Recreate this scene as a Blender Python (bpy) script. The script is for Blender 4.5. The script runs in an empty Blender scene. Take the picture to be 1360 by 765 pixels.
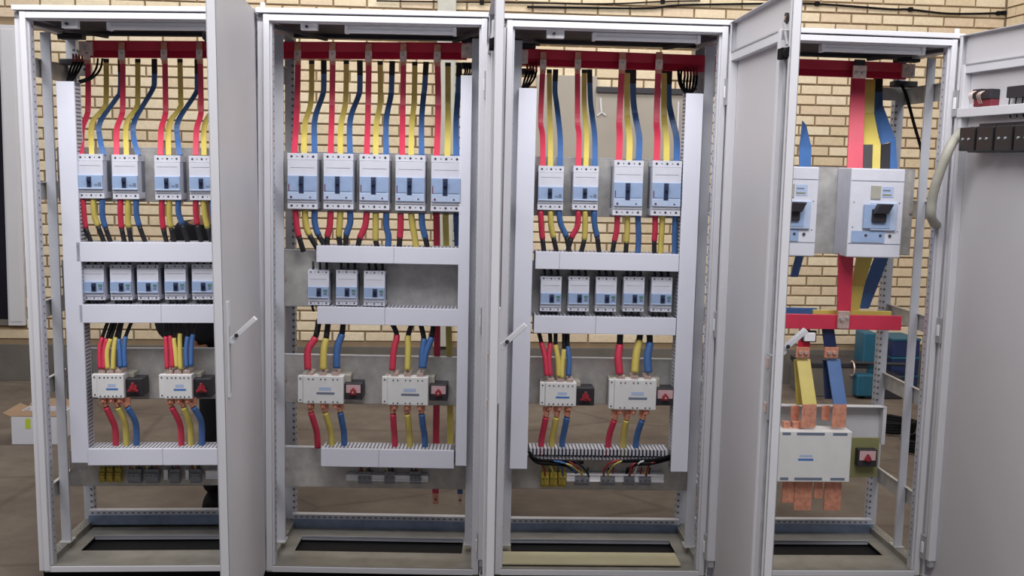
import bpy, bmesh, math, random
from mathutils import Matrix, Vector, Euler
random.seed(7)
C = bpy.context.scene.collection
SC = bpy.context.scene
# ------------------------------------------------------------------ camera
F, PITCH, YAW, ROLL = 1450.0, 0.11471, 0.03981, 0.02145
CAM = Vector((1.51146, -3.77258, 1.55046))
def cam_rows():
    cp, sp = math.cos(PITCH), math.sin(PITCH); cy, sy = math.cos(YAW), math.sin(YAW); cr, sr = math.cos(ROLL), math.sin(ROLL)
    B = Matrix(((1,0,0),(0,0,-1),(0,1,0)))
    Ry = Matrix(((cy,0,-sy),(0,1,0),(sy,0,cy)))
    Rp = Matrix(((1,0,0),(0,cp,-sp),(0,sp,cp)))
    Rr = Matrix(((cr,-sr,0),(sr,cr,0),(0,0,1)))
    return Rr @ Rp @ Ry @ B
RM = cam_rows()
cd = bpy.data.cameras.new('camera'); co = bpy.data.objects.new('camera', cd); C.objects.link(co)
rt = RM.transposed()                       # columns: camera x, y(down), z(fwd) in world
m3 = Matrix((rt.col[0], -rt.col[1], -rt.col[2])).transposed()
co.matrix_world = Matrix.Translation(CAM) @ m3.to_4x4()
cd.sensor_fit = 'HORIZONTAL'; cd.sensor_width = 36; cd.lens = 36 * F / 1360
cd.clip_end = 100
SC.camera = co
# ------------------------------------------------------------------ light and exposure
w = bpy.data.worlds.new('overcast_sky'); SC.world = w; w.use_nodes = True
wn = w.node_tree; bgn = wn.nodes['Background']
bgn.inputs['Color'].default_value = (0.86, 0.92, 1.0, 1); bgn.inputs['Strength'].default_value = 0.16
def area(name, loc, tgt, sx, sy, power, col):
    l = bpy.data.lights.new(name, 'AREA'); l.shape = 'RECTANGLE'; l.size = sx; l.size_y = sy; l.energy = power; l.color = col
    o = bpy.data.objects.new(name, l); C.objects.link(o); o.location = loc
    o.rotation_euler = (Vector(tgt) - Vector(loc)).to_track_quat('-Z', 'Y').to_euler()
    return o
area('skylight', (1.2, -1.75, 3.85), (1.6, 0.4, 1.4), 7.0, 1.4, 235, (1.0, 0.98, 0.97))
area('rear_wall_fill', (1.6, 2.65, 4.2), (1.8, 3.9, 2.0), 7.0, 0.9, 118, (1.0, 0.97, 0.94))  # added lamp, no real fixture; grades the back wall brighter towards the top
SC.view_settings.view_transform = 'Standard'; SC.view_settings.look = 'None'
SC.view_settings.exposure = 0.27; SC.view_settings.gamma = 1.0; SC.view_settings.use_curve_mapping = False
# ------------------------------------------------------------------ frames of the four cabinets
POSE = [(0.0067, 0.0038, 0.0004, -0.0074, -0.0157), (-0.0132, -0.0167, 0.0062, -0.0334, -0.0017),
        (-0.0032, -0.0194, 0.0043, 0.0034, 0.0024), (0.0096, 0.0322, -0.0109, 0.0278, 0.0062)]
def cabmat(k):
    dx, dy, dz, yw, rl = POSE[k]
    return Matrix.Translation((0.8*(k+.5)+dx, dy, dz)) @ Matrix.Rotation(yw, 4, 'Z') @ Matrix.Rotation(rl, 4, 'Y')
CM = [cabmat(k) for k in range(4)]
CI = [m.inverted() for m in CM]
I4 = Matrix.Identity(4)
def ray(px, py): return rt @ Vector(((px-680)/F, (py-382.5)/F, 1))
def mat_of(k): return I4 if k is None else CM[k]
def at(k, px, py, d):
    """point of cabinet k (world when k is None) at depth d that the photograph shows at px, py"""
    inv = I4 if k is None else CI[k]
    o = inv @ CAM; r = inv.to_3x3() @ ray(px, py); s = (d-o.y)/r.y
    return o + r*s
def atfloor(px, py, z=0.0):
    r = ray(px, py); s = (z-CAM.z)/r.z
    return CAM + r*s
def proj(P):
    c = RM @ (Vector(P)-CAM); return 680+F*c.x/c.z, 382.5+F*c.y/c.z
# ------------------------------------------------------------------ materials
def lin(c): return tuple(((v/255)/12.92 if v/255 <= .04045 else ((v/255+.055)/1.055)**2.4) for v in c)
def mat(name, rgb, rough=.5, metal=0.0, noise=0.0, nscale=20, bump=0.0, bscale=200, spec=.5):
    m = bpy.data.materials.new(name); m.use_nodes = True; nt = m.node_tree; b = nt.nodes['Principled BSDF']
    c = (*lin(rgb), 1); b.inputs['Base Color'].default_value = c
    b.inputs['Roughness'].default_value = rough; b.inputs['Metallic'].default_value = metal
    b.inputs['Specular IOR Level'].default_value = spec
    tc = nt.nodes.new('ShaderNodeTexCoord')
    if noise:
        n = nt.nodes.new('ShaderNodeTexNoise'); n.inputs['Scale'].default_value = nscale; n.inputs['Detail'].default_value = 5
        nt.links.new(tc.outputs['Object'], n.inputs['Vector'])
        r = nt.nodes.new('ShaderNodeMapRange'); r.inputs['From Min'].default_value = .3; r.inputs['From Max'].default_value = .7
        r.inputs['To Min'].default_value = 1-noise; r.inputs['To Max'].default_value = 1+noise
        nt.links.new(n.outputs['Fac'], r.inputs['Value'])
        x = nt.nodes.new('ShaderNodeMix'); x.data_type = 'RGBA'; x.blend_type = 'MULTIPLY'; x.inputs['Factor'].default_value = 1
        x.inputs[6].default_value = c
        nt.links.new(r.outputs['Result'], x.inputs[7]); nt.links.new(x.outputs[2], b.inputs['Base Color'])
    if bump:
        n2 = nt.nodes.new('ShaderNodeTexNoise'); n2.inputs['Scale'].default_value = bscale
        nt.links.new(tc.outputs['Object'], n2.inputs['Vector'])
        bp = nt.nodes.new('ShaderNodeBump'); bp.inputs['Strength'].default_value = bump; bp.inputs['Distance'].default_value = .003
        nt.links.new(n2.outputs['Fac'], bp.inputs['Height']); nt.links.new(bp.outputs['Normal'], b.inputs['Normal'])
    return m
M = dict(
 paint=mat('painted_steel', (208,208,214), .42, 0, .03, 3),
 doorp=mat('door_paint', (196,194,198), .5, 0, .04, 2),
 inner=mat('galvanised_inside', (168,170,174), .45, .25, .12, 25),
 galv=mat('galvanised_plate', (186,184,182), .42, .3, .16, 30),
 strip=mat('mounting_strip', (196,198,208), .45, .25, .05, 10),
 bluegalv=mat('blue_zinc_rail', (140,156,186), .35, .7, .12, 25),
 base=mat('base_plate_steel', (134,131,124), .5, .35, .16, 12),
 roofshade=mat('shade_grey_underside', (88,86,92), .7, 0, .06, 5),  # dark grey holds the shade under the roof in its colour
 pvc=mat('duct_cover_plastic', (224,226,240), .38, 0, .02, 4),
 pvc2=mat('slotted_duct_plastic', (190,190,200), .5),
 slot=mat('slot_gap', (104,104,112), .8),
 bwhite=mat('breaker_pale_plastic', (212,214,226), .45, 0, .03, 30),
 bblue=mat('breaker_blue_panel', (150,172,208), .45, 0, .05, 40),
 bblue2=mat('breaker_light_blue_panel', (180,196,224), .45, 0, .05, 40),
 bside=mat('breaker_side_plastic', (120,128,145), .5),
 tog=mat('dark_blue_toggle', (30,44,78), .4),
 dot=mat('screw_hole', (60,62,72), .6),
 reddot=mat('red_button', (120,42,56), .5),
 green=mat('green_mark', (90,130,120), .6),
 red=mat('red_insulation', (202,54,82), .42, 0, .08, 12),
 red2=mat('red_bar_sleeve', (206,36,68), .34, 0, .08, 8),
 yel=mat('yellow_insulation', (208,190,98), .42, 0, .08, 12),
 blu=mat('blue_insulation', (64,104,162), .42, 0, .1, 12),
 blk=mat('black_heat_shrink', (28,28,34), .5),
 rub=mat('rubber_void_black', (12,12,15), .7, spec=.15),  # black parts, and the darkness painted inside the cable entries
 dark=mat('dark_plastic', (44,42,48), .5),
 cop=mat('copper', (216,150,126), .42, .3, .2, 60),
 tin=mat('tinned_copper', (222,196,188), .35, .6, .15, 80),
 sw=mat('switch_white', (222,222,222), .45, 0, .03, 20),
 swd=mat('switch_grey_top', (176,172,160), .55, 0, .1, 40),
 pink=mat('pale_pink_plate', (204,170,176), .5),
 knob=mat('red_knob', (150,42,54), .4),
 lblue=mat('blue_print', (70,120,190), .6),
 lpale=mat('pale_print', (176,190,222), .6),
 lgrey=mat('grey_print', (110,120,140), .6),
 ygrn=mat('earth_terminal', (176,156,60), .5, 0, .2, 60),
 tgrey=mat('terminal_grey', (132,134,142), .5),
 white=mat('white_plastic', (240,240,246), .4),
 tube=mat('lamp_tube_glass', (244,246,252), .2),
 meter=mat('meter_black', (34,31,34), .35),
 conduit=mat('beige_conduit', (168,166,156), .55, 0, .06, 30),
 board=mat('grey_board', (158,150,140), .75, 0, .06, 3),
 dado=mat('cement_dado', (98,92,86), .9, 0, .18, 4, .4, 60),
 mortar=mat('mortar', (142,122,96), .95, 0, .1, 8),
 glass=mat('dark_glass', (22,18,30), .15),
 card=mat('cardboard', (146,120,96), .85, 0, .08, 8),
 wcard=mat('white_carton', (214,214,222), .8, 0, .04, 6),
 lime=mat('lime_sticker', (190,206,60), .7),
 teal=mat('teal_paint', (30,86,110), .5, 0, .12, 8),
 navy=mat('navy_plastic', (28,44,84), .5),
 beige=mat('beige_board', (176,168,138), .7, 0, .08, 5),
 glazed=mat('olive_plate', (134,132,90), .5, 0, .06, 12),
 cloth=mat('black_cloth', (20,20,30), .9, 0, .15, 30),
 trous=mat('dark_trousers', (22,22,28), .9, 0, .15, 30),
 skin=mat('skin', (176,128,100), .6), hair=mat('black_hair', (18,15,14), .6),
)
def brick_mat():
    m = bpy.data.materials.new('yellow_brick'); m.use_nodes = True; nt = m.node_tree; b = nt.nodes['Principled BSDF']
    oi = nt.nodes.new('ShaderNodeObjectInfo'); ge = nt.nodes.new('ShaderNodeNewGeometry')
    ad = nt.nodes.new('ShaderNodeMath'); ad.operation = 'ADD'; fr = nt.nodes.new('ShaderNodeMath'); fr.operation = 'FRACT'
    nt.links.new(oi.outputs['Random'], ad.inputs[0]); nt.links.new(ge.outputs['Random Per Island'], ad.inputs[1]); nt.links.new(ad.outputs[0], fr.inputs[0])
    cr = nt.nodes.new('ShaderNodeValToRGB'); e = cr.color_ramp.elements
    e[0].color = (*lin((208,190,162)), 1); e[1].color = (*lin((204,184,160)), 1)
    x = cr.color_ramp.elements.new(.35); x.color = (*lin((214,200,174)), 1)
    x = cr.color_ramp.elements.new(.7); x.color = (*lin((200,182,152)), 1)
    nt.links.new(fr.outputs[0], cr.inputs['Fac'])
    tc = nt.nodes.new('ShaderNodeTexCoord'); n = nt.nodes.new('ShaderNodeTexNoise'); n.inputs['Scale'].default_value = 40; n.inputs['Detail'].default_value = 4
    nt.links.new(ge.outputs['Position'], n.inputs['Vector'])
    r = nt.nodes.new('ShaderNodeMapRange'); r.inputs['From Min'].default_value = .3; r.inputs['From Max'].default_value = .7; r.inputs['To Min'].default_value = .92; r.inputs['To Max'].default_value = 1.06
    nt.links.new(n.outputs['Fac'], r.inputs['Value'])
    mx = nt.nodes.new('ShaderNodeMix'); mx.data_type = 'RGBA'; mx.blend_type = 'MULTIPLY'; mx.inputs['Factor'].default_value = 1
    nt.links.new(cr.outputs['Color'], mx.inputs[6]); nt.links.new(r.outputs['Result'], mx.inputs[7]); nt.links.new(mx.outputs[2], b.inputs['Base Color'])
    b.inputs['Roughness'].default_value = .9
    bp = nt.nodes.new('ShaderNodeBump'); bp.inputs['Strength'].default_value = .3; bp.inputs['Distance'].default_value = .004
    nt.links.new(n.outputs['Fac'], bp.inputs['Height']); nt.links.new(bp.outputs['Normal'], b.inputs['Normal'])
    return m
M['brick'] = brick_mat()
def floor_mat():
    m = bpy.data.materials.new('dusty_concrete'); m.use_nodes = True; nt = m.node_tree; b = nt.nodes['Principled BSDF']
    ge = nt.nodes.new('ShaderNodeNewGeometry')
    n = nt.nodes.new('ShaderNodeTexNoise'); n.inputs['Scale'].default_value = 1.6; n.inputs['Detail'].default_value = 8; n.inputs['Roughness'].default_value = .65
    nt.links.new(ge.outputs['Position'], n.inputs['Vector'])
    cr = nt.nodes.new('ShaderNodeValToRGB'); e = cr.color_ramp.elements
    e[0].position = .3; e[0].color = (*lin((74,64,58)), 1); e[1].position = .72; e[1].color = (*lin((120,110,98)), 1)
    x = cr.color_ramp.elements.new(.5); x.color = (*lin((98,86,76)), 1)
    nt.links.new(n.outputs['Fac'], cr.inputs['Fac'])
    n2 = nt.nodes.new('ShaderNodeTexVoronoi'); n2.feature = 'DISTANCE_TO_EDGE'; n2.inputs['Scale'].default_value = .9
    n3 = nt.nodes.new('ShaderNodeTexNoise'); n3.inputs['Scale'].default_value = 2.5
    va = nt.nodes.new('ShaderNodeVectorMath'); va.operation = 'ADD'
    nt.links.new(ge.outputs['Position'], va.inputs[0]); nt.links.new(n3.outputs['Color'], va.inputs[1]); nt.links.new(va.outputs[0], n2.inputs['Vector'])
    r = nt.nodes.new('ShaderNodeMapRange'); r.inputs['From Max'].default_value = .02; r.inputs['To Min'].default_value = .72; r.inputs['To Max'].default_value = 1
    nt.links.new(n2.outputs['Distance'], r.inputs['Value'])
    mx = nt.nodes.new('ShaderNodeMix'); mx.data_type = 'RGBA'; mx.blend_type = 'MULTIPLY'; mx.inputs['Factor'].default_value = 1
    nt.links.new(cr.outputs['Color'], mx.inputs[6]); nt.links.new(r.outputs['Result'], mx.inputs[7]); nt.links.new(mx.outputs[2], b.inputs['Base Color'])
    b.inputs['Roughness'].default_value = .85
    return m
M['floor'] = floor_mat()
# ------------------------------------------------------------------ mesh builder
class MB:
    def __init__(s): s.v = []; s.f = []; s.m = []; s.mats = []
    def mi(s, mt):
        if mt not in s.mats: s.mats.append(mt)
        return s.mats.index(mt)
    def poly(s, pts, mt, faces=None):
        b = len(s.v); s.v += [Vector(p) for p in pts]; i = s.mi(mt)
        for f in (faces or [tuple(range(len(pts)))]): s.f.append(tuple(b+j for j in f)); s.m.append(i)
        return s
    def box(s, x0, x1, y0, y1, z0, z1, mt):
        if x0 > x1: x0, x1 = x1, x0
        if y0 > y1: y0, y1 = y1, y0
        if z0 > z1: z0, z1 = z1, z0
        return s.poly([(x0,y0,z0),(x1,y0,z0),(x1,y1,z0),(x0,y1,z0),(x0,y0,z1),(x1,y0,z1),(x1,y1,z1),(x0,y1,z1)], mt,
               [(0,3,2,1),(4,5,6,7),(0,1,5,4),(1,2,6,5),(2,3,7,6),(3,0,4,7)])
    def hexa(s, p, mt):
        """eight corners: lower four then upper four, same winding"""
        return s.poly(p, mt, [(0,3,2,1),(4,5,6,7),(0,1,5,4),(1,2,6,5),(2,3,7,6),(3,0,4,7)])
    def beam(s, a, b, wx, wy, mt):
        a, b = Vector(a), Vector(b); d = (b-a).normalized()
        up = Vector((0,1,0)) if abs(d.y) < .9 else Vector((0,0,1))
        sx = d.cross(up).normalized(); sy = sx.cross(d).normalized()
        q = []
        for c in (a, b):
            for (i, j) in ((-1,-1),(1,-1),(1,1),(-1,1)): q.append(c + sx*(i*wx/2) + sy*(j*wy/2))
        return s.hexa(q, mt)
    def cyl(s, c, ax, r, h, mt, n=10, r2=None):
        c = Vector(c); ax = Vector(ax).normalized(); r2 = r if r2 is None else r2
        u = ax.orthogonal().normalized(); v = ax.cross(u)
        P = []
        for (o, rr) in ((0, r), (h, r2)):
            for i in range(n):
                a = 2*math.pi*i/n; P.append(c + ax*o + (u*math.cos(a)+v*math.sin(a))*rr)
        fs = [tuple(range(n-1,-1,-1)), tuple(range(n,2*n))] + [(i,(i+1)%n,n+(i+1)%n,n+i) for i in range(n)]
        return s.poly(P, mt, fs)
    def tube(s, path, r, mt, n=8):
        P = [Vector(p) for p in path]; L = len(P); V = []
        u = None
        for i, p in enumerate(P):
            t = (P[min(i+1,L-1)] - P[max(i-1,0)]).normalized()
            if u is None: u = t.orthogonal().normalized()
            u = (u - t*u.dot(t)).normalized(); v = t.cross(u)
            for j in range(n):
                a = 2*math.pi*j/n; V.append(p + (u*math.cos(a)+v*math.sin(a))*r)
        fs = [tuple(range(n-1,-1,-1)), tuple(range((L-1)*n, L*n))]
        for i in range(L-1):
            for j in range(n): fs.append((i*n+j, i*n+(j+1)%n, (i+1)*n+(j+1)%n, (i+1)*n+j))
        return s.poly(V, mt, fs)
    def ribbon(s, path, wd, th, mt):
        """flat strip: width along x, thickness along the normal in the y-z plane"""
        P = [Vector(p) for p in path]; L = len(P); V = []
        for i, p in enumerate(P):
            t = (P[min(i+1,L-1)] - P[max(i-1,0)]).normalized()
            X = Vector((1,0,0)); n = X.cross(t).normalized()
            for (a, b) in ((-1,-1),(1,-1),(1,1),(-1,1)): V.append(p + X*(a*wd/2) + n*(b*th/2))
        fs = [(0,1,2,3), tuple((L-1)*4+j for j in (3,2,1,0))]
        for i in range(L-1):
            for j in range(4): fs.append((i*4+j, (i+1)*4+j, (i+1)*4+(j+1)%4, i*4+(j+1)%4))
        return s.poly(V, mt, fs)
def spline(pts, n=5):
    P = [Vector(p) for p in pts]
    if len(P) < 3: return P
    out = []
    for i in range(len(P)-1):
        p0 = P[max(i-1,0)]; p1 = P[i]; p2 = P[i+1]; p3 = P[min(i+2, len(P)-1)]
        for j in range(n):
            t = j/n
            out.append(.5*((2*p1)+(p2-p0)*t+(2*p0-5*p1+4*p2-p3)*t*t+(3*p1-p0-3*p2+p3)*t*t*t))
    out.append(P[-1]); return out
def link(name, mb, parent=None, off=Vector((0,0,0)), bevel=0, smooth=False):
    me = bpy.data.meshes.new(name); me.from_pydata([tuple(v-off) for v in mb.v], [], mb.f)
    for m_ in mb.mats: me.materials.append(m_)
    me.polygons.foreach_set('material_index', mb.m)
    bm = bmesh.new(); bm.from_mesh(me); bmesh.ops.recalc_face_normals(bm, faces=bm.faces); bm.to_mesh(me); bm.free()
    if smooth: me.polygons.foreach_set('use_smooth', [True]*len(me.polygons))
    me.update()
    o = bpy.data.objects.new(name, me); C.objects.link(o)
    if parent: o.parent = parent
    if bevel:
        b = o.modifiers.new('bevel', 'BEVEL'); b.width = bevel; b.segments = 2; b.limit_method = 'ANGLE'; b.angle_limit = math.radians(40)
    return o
def tag(o, label, cat, group=None):
    o['label'] = label; o['category'] = cat
    if group: o['group'] = group
    return o
class Thing:
    """an Empty at a thing's base; geometry is given in the frame of cabinet k (world when None)"""
    def __init__(s, name, k, base, label, cat, group=None):
        s.base = Vector(base); s.o = bpy.data.objects.new(name, None); C.objects.link(s.o); s.o.empty_display_size = .05
        s.o.matrix_world = mat_of(k) @ Matrix.Translation(s.base); tag(s.o, label, cat, group)
    def part(s, name, mb, parent=None, bevel=0, smooth=False, label=None, rel=None):
        o = link(name, mb, parent or s.o, s.base if rel is None else rel, bevel, smooth)
        if label: o['label'] = label
        return o
def solo(name, k, base, mb, label, cat, group=None, bevel=0, smooth=False):
    o = link(name, mb, None, Vector(base), bevel, smooth); o.matrix_world = mat_of(k) @ Matrix.Translation(Vector(base))
    return tag(o, label, cat, group)
def copy_tree(src, matrix):
    r = src.copy(); C.objects.link(r); r.matrix_world = matrix
    def rec(a, b):
        for ch in a.children:
            c = ch.copy(); C.objects.link(c); c.parent = b; rec(ch, c)
    rec(src, r); return r
CN = ['leftmost cabinet', 'second cabinet', 'third cabinet', 'rightmost cabinet']
ORD = ['first', 'second', 'third', 'fourth', 'fifth', 'sixth']
# ================================================================== SETTING
def struct(name, mb, bevel=0):
    o = link(name, mb, None, Vector((0,0,0)), bevel); o['kind'] = 'structure'; return o
mb = MB(); mb.box(-3.5, 6.5, -5.5, 4.6, -.1, 0, M['floor']); struct('floor', mb)
# back wall, slightly turned against the row of cabinets
WX0, WY0, WT = 1.81, 3.83, .048
WM = Matrix.Translation((WX0, WY0, 0)) @ Matrix.Rotation(WT, 4, 'Z')
WI = WM.inverted()
def onwall(px, py, off=0):
    o = WI @ CAM; r = WI.to_3x3() @ ray(px, py); s = (-off-o.y)/r.y; return o + r*s
corner = onwall(1335, 25).x
PITCHX, PITCHZ, BH, BL = .2245, .0712, .0585, .212
DADO = .25
wall = bpy.data.objects.new('wall_back', None); C.objects.link(wall); wall.matrix_world = WM; wall['kind'] = 'structure'
XL = -4.2
mb = MB(); mb.box(XL, corner+.3, .012, .3, 0, 3.4, M['mortar']); link('mortar_backing', mb, wall)
mb = MB(); mb.box(XL, corner, -.006, .012, 0, DADO, M['dado']); link('cement_dado', mb, wall, bevel=.003)
hole = (onwall(-40,32).x, onwall(24,32).x, onwall(10,432).z, onwall(10,33).z)     # window opening at the far left
# brick phase read off the photograph
ph = onwall(442.6, 5); X0 = ph.x; Z0 = onwall(390, 7).z
clear = [(0,0,1360,60),(130,75,290,200),(120,264,290,322),(370,80,610,200),(690,88,905,102),(1070,100,1250,222),(1056,340,1230,460),(120,430,290,460),(500,430,610,460),(0,30,60,460),(35,60,110,460)]
cands = []
nrow0 = int((DADO+.01-Z0)/PITCHZ)-1
r0 = math.ceil((DADO+.004-Z0)/PITCHZ); r1 = int((3.4-Z0)/PITCHZ)
for r in range(r0, r1):
    z0 = Z0 + r*PITCHZ + (PITCHZ-BH)/2; z1 = z0+BH
    n0 = int((XL-X0)/PITCHX)-1; n1 = int((corner-X0)/PITCHX)+1
    for n in range(n0, n1+1):
        x0 = X0 + (n + (.5 if r % 2 else 0))*PITCHX + (PITCHX-BL)/2; x1 = x0+BL
        x0 = max(x0, XL); x1 = min(x1, corner)
        if x1-x0 < .03: continue
        if x1 > hole[0] and x0 < hole[1] and z1 > hole[2] and z0 < hole[3]:
            if x1 > hole[1]+.03 : x0 = hole[1]
            else: continue
        pxy = proj(WM @ Vector(((x0+x1)/2, 0, (z0+z1)/2)))
        vis = any(a-5 <= pxy[0] <= c+5 and b <= pxy[1] <= d for a,b,c,d in clear)
        cands.append((0 if vis else 1, abs(pxy[0]-680)+abs(pxy[1]-200), x0, x1, z0, z1))
cands.sort(key=lambda t: (t[0], t[1]))
rnd = random.Random(3)
bmesh_cache = {}
def brick_geo(mb, x0, x1, z0, z1, pr):
    c = .003
    V = [(x0,.012,z0),(x1,.012,z0),(x1,.012,z1),(x0,.012,z1),(x0,-pr+c,z0),(x1,-pr+c,z0),(x1,-pr+c,z1),(x0,-pr+c,z1),
         (x0+c,-pr,z0+c),(x1-c,-pr,z0+c),(x1-c,-pr,z1-c),(x0+c,-pr,z1-c)]
    mb.poly(V, M['brick'], [(0,1,5,4),(1,2,6,5),(2,3,7,6),(3,0,4,7),(4,5,9,8),(5,6,10,9),(6,7,11,10),(7,4,8,11),(8,9,10,11)])
rest = MB(); cnt = 0
for (v_, _, x0, x1, z0, z1) in cands:
    pr = rnd.uniform(-.001, .003)
    if cnt < 300 and v_ == 0:
        key = round(x1-x0, 3)
        if key not in bmesh_cache:
            t = MB(); brick_geo(t, 0, x1-x0, 0, z1-z0, 0)
            o = link('brick', t, wall); bmesh_cache[key] = o.data
        else:
            o = bpy.data.objects.new('brick', bmesh_cache[key]); C.objects.link(o); o.parent = wall
        o.location = (x0, -pr, z0); cnt += 1
    else: brick_geo(rest, x0, x1, z0, z1, pr)
o = link('brick_courses', rest, wall); o['kind'] = 'stuff'
# side wall past the corner (bricks of the same courses)
sw_ = bpy.data.objects.new('wall_right', None); C.objects.link(sw_); sw_.matrix_world = WM @ Matrix.Translation((corner, 0, 0)); sw_['kind'] = 'structure'
mb = MB(); mb.box(.012, .3, -3.2, .0, 0, 3.4, M['mortar']); link('mortar_backing', mb, sw_)
mb = MB(); mb.box(-.006, .012, -3.2, -.008, 0, DADO, M['dado']); link('cement_dado', mb, sw_)
rest = MB()
for r in range(r0, r1):
    z0 = Z0 + r*PITCHZ + (PITCHZ-BH)/2
    for n in range(14):
        y1 = -.02 - n*PITCHX - (.116 if r % 2 else 0); y0 = y1-BL
        if y0 < -3.2: continue
        rest.box(0, .012, y0, y1, z0, z0+BH, M['brick'])
    if r % 2: rest.box(0, .012, -.125, -.02, z0, z0+BH, M['brick'])
o = link('brick_courses', rest, sw_); o['kind'] = 'stuff'
# window far left: dark pane with a broad grey frame
win = bpy.data.objects.new('window_1', None); C.objects.link(win); win.matrix_world = WM; win['kind'] = 'structure'
hx0, hx1, hz0, hz1 = hole; hx0 = max(hx0, XL+.4)
fx = onwall(6, 200).x
mb = MB(); mb.box(hx0, fx, .005, .012, hz0+.02, hz1-.02, M['glass']); link('window_pane', mb, win)
mb = MB(); mb.box(fx, hx1-.003, -.03, .012, hz0+.003, hz1-.003, M['doorp']); mb.box(fx+.01, hx1-.02, -.034, -.03, hz0+.03, hz1-.03, M['doorp']); link('window_shutter', mb, win, bevel=.003)
mb = MB(); mb.box(hx0, fx, -.02, .012, hz1-.04, hz1-.003, M['doorp']); mb.box(hx0, fx, -.02, .012, hz0+.003, hz0+.04, M['dado']); link('window_frame', mb, win)
# ================================================================== WALL FITTINGS
def wthing(name, label, cat, mb, base, group=None, bevel=0, smooth=False):
    o = link(name, mb, None, Vector(base), bevel, smooth); o.matrix_world = WM @ Matrix.Translation(Vector(base)); return tag(o, label, cat, group)
a = onwall(581, 5, .02).x; b = onwall(606, 5, .02).x
mb = MB(); mb.box(a, b, -.05, -.004, .26, 3.2, M['conduit']); wthing('wall_pipe', 'pale grey square downpipe running up the brick wall behind the second cabinet', 'pipe', mb, ((a+b)/2, 0, .26), bevel=.006)
for i, (pts, lab) in enumerate([([(700,9),(760,10),(860,11),(900,7),(1000,5),(1082,5),(1180,12),(1208,12.5),(1260,18),(1320,17.5),(1334,16)], 'dark sagging cable clipped along the top of the brick wall at the right'),
                                ([(500,1),(560,2),(640,3),(800,5),(880,2),(930,1)], 'thin dark cable along the very top of the brick wall above the middle cabinets')]):
    P = spline([onwall(x, y, .015) for x, y in pts], 6)
    c = MB().tube(P, .007 if i == 0 else .005, M['rub'], 6)
    o = wthing('wall_cable', lab, 'cable', c, P[0], smooth=True)
    for px, py in ([(1085,5),(1209,12.5),(1326,17.5),(1340,17)] if i == 0 else [(640,3),(880,2)]):
        q = onwall(min(px,1333), py, .012); k_ = MB().box(q.x-.014, q.x+.014, -.03, -.003, q.z-.014, q.z+.014, M['rub']); link('cable_clip', k_, o, P[0], .003)
# grey board on the wall behind the third cabinet
x0 = onwall(712, 150, .03).x; x1 = onwall(792, 150, .03).x; x2 = onwall(938, 150, .03).x; zt = onwall(720, 99, .03).z; zt2 = onwall(860, 119, .04).z; zb = onwall(800, 268, .03).z
nb = Thing('notice_board', None, WM @ Vector(((x0+x2)/2, -.03, zb)), 'large plain grey-beige board on the brick wall behind the third cabinet', 'board')
def wpart(th, name, mb, bevel=0, parent=None):
    o = link(name, mb, None, Vector((0,0,0)), bevel); o.data.transform(th.o.matrix_world.inverted() @ WM if True else I4); o.parent = parent or th.o; return o
mb = MB(); mb.box(x0, x1, -.03, -.004, zb, zt, M['board']); wpart(nb, 'board_panel', mb, .003)
mb = MB(); mb.box(x1-.01, x2, -.05, -.031, zb-.02, zt2, M['board']); wpart(nb, 'board_panel', mb, .003)
mb = MB(); mb.box(x1-.01, x2, -.07, -.051, zt2-.03, zt2+.01, M['dark']); wpart(nb, 'top_rail', mb, .002)
def wrench(px0, py0, px1, py1, lab, i):
    a = onwall(px0, py0, .055); b = onwall(px1, py1, .055); t = MB(); t.beam(a, b, .013, .006, M['doorp'])
    if i == 0:
        t.beam(b, b+Vector((-.03,0,-.025)), .01, .006, M['doorp']); t.beam(b, b+Vector((.03,0,-.02)), .01, .006, M['doorp'])
    wthing('hanging_tool', lab, 'tool', t, a)
wrench(797.5,130,799,149,'small white forked tool hanging on the grey board behind the third cabinet',0)
wrench(901,135,900,176,'slim white rod hanging on the right of the grey board behind the third cabinet',1)
# ring coil peeping above the third door
q = onwall(1008, 22, .05); P = [q + Vector((math.cos(a)*.055, 0, math.sin(a)*.055)) for a in [i*math.pi/10 for i in range(21)]]
mb = MB().tube(P, .008, M['white'], 6); P2 = [q + Vector((math.cos(a)*.03, 0, math.sin(a)*.03)) for a in [i*math.pi/8 for i in range(17)]]; mb.tube(P2, .006, M['lpale'], 6)
wthing('wire_coil', 'small white ring of coiled wire on the brick wall above the third cabinet', 'coil', mb, q, smooth=True)
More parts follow.
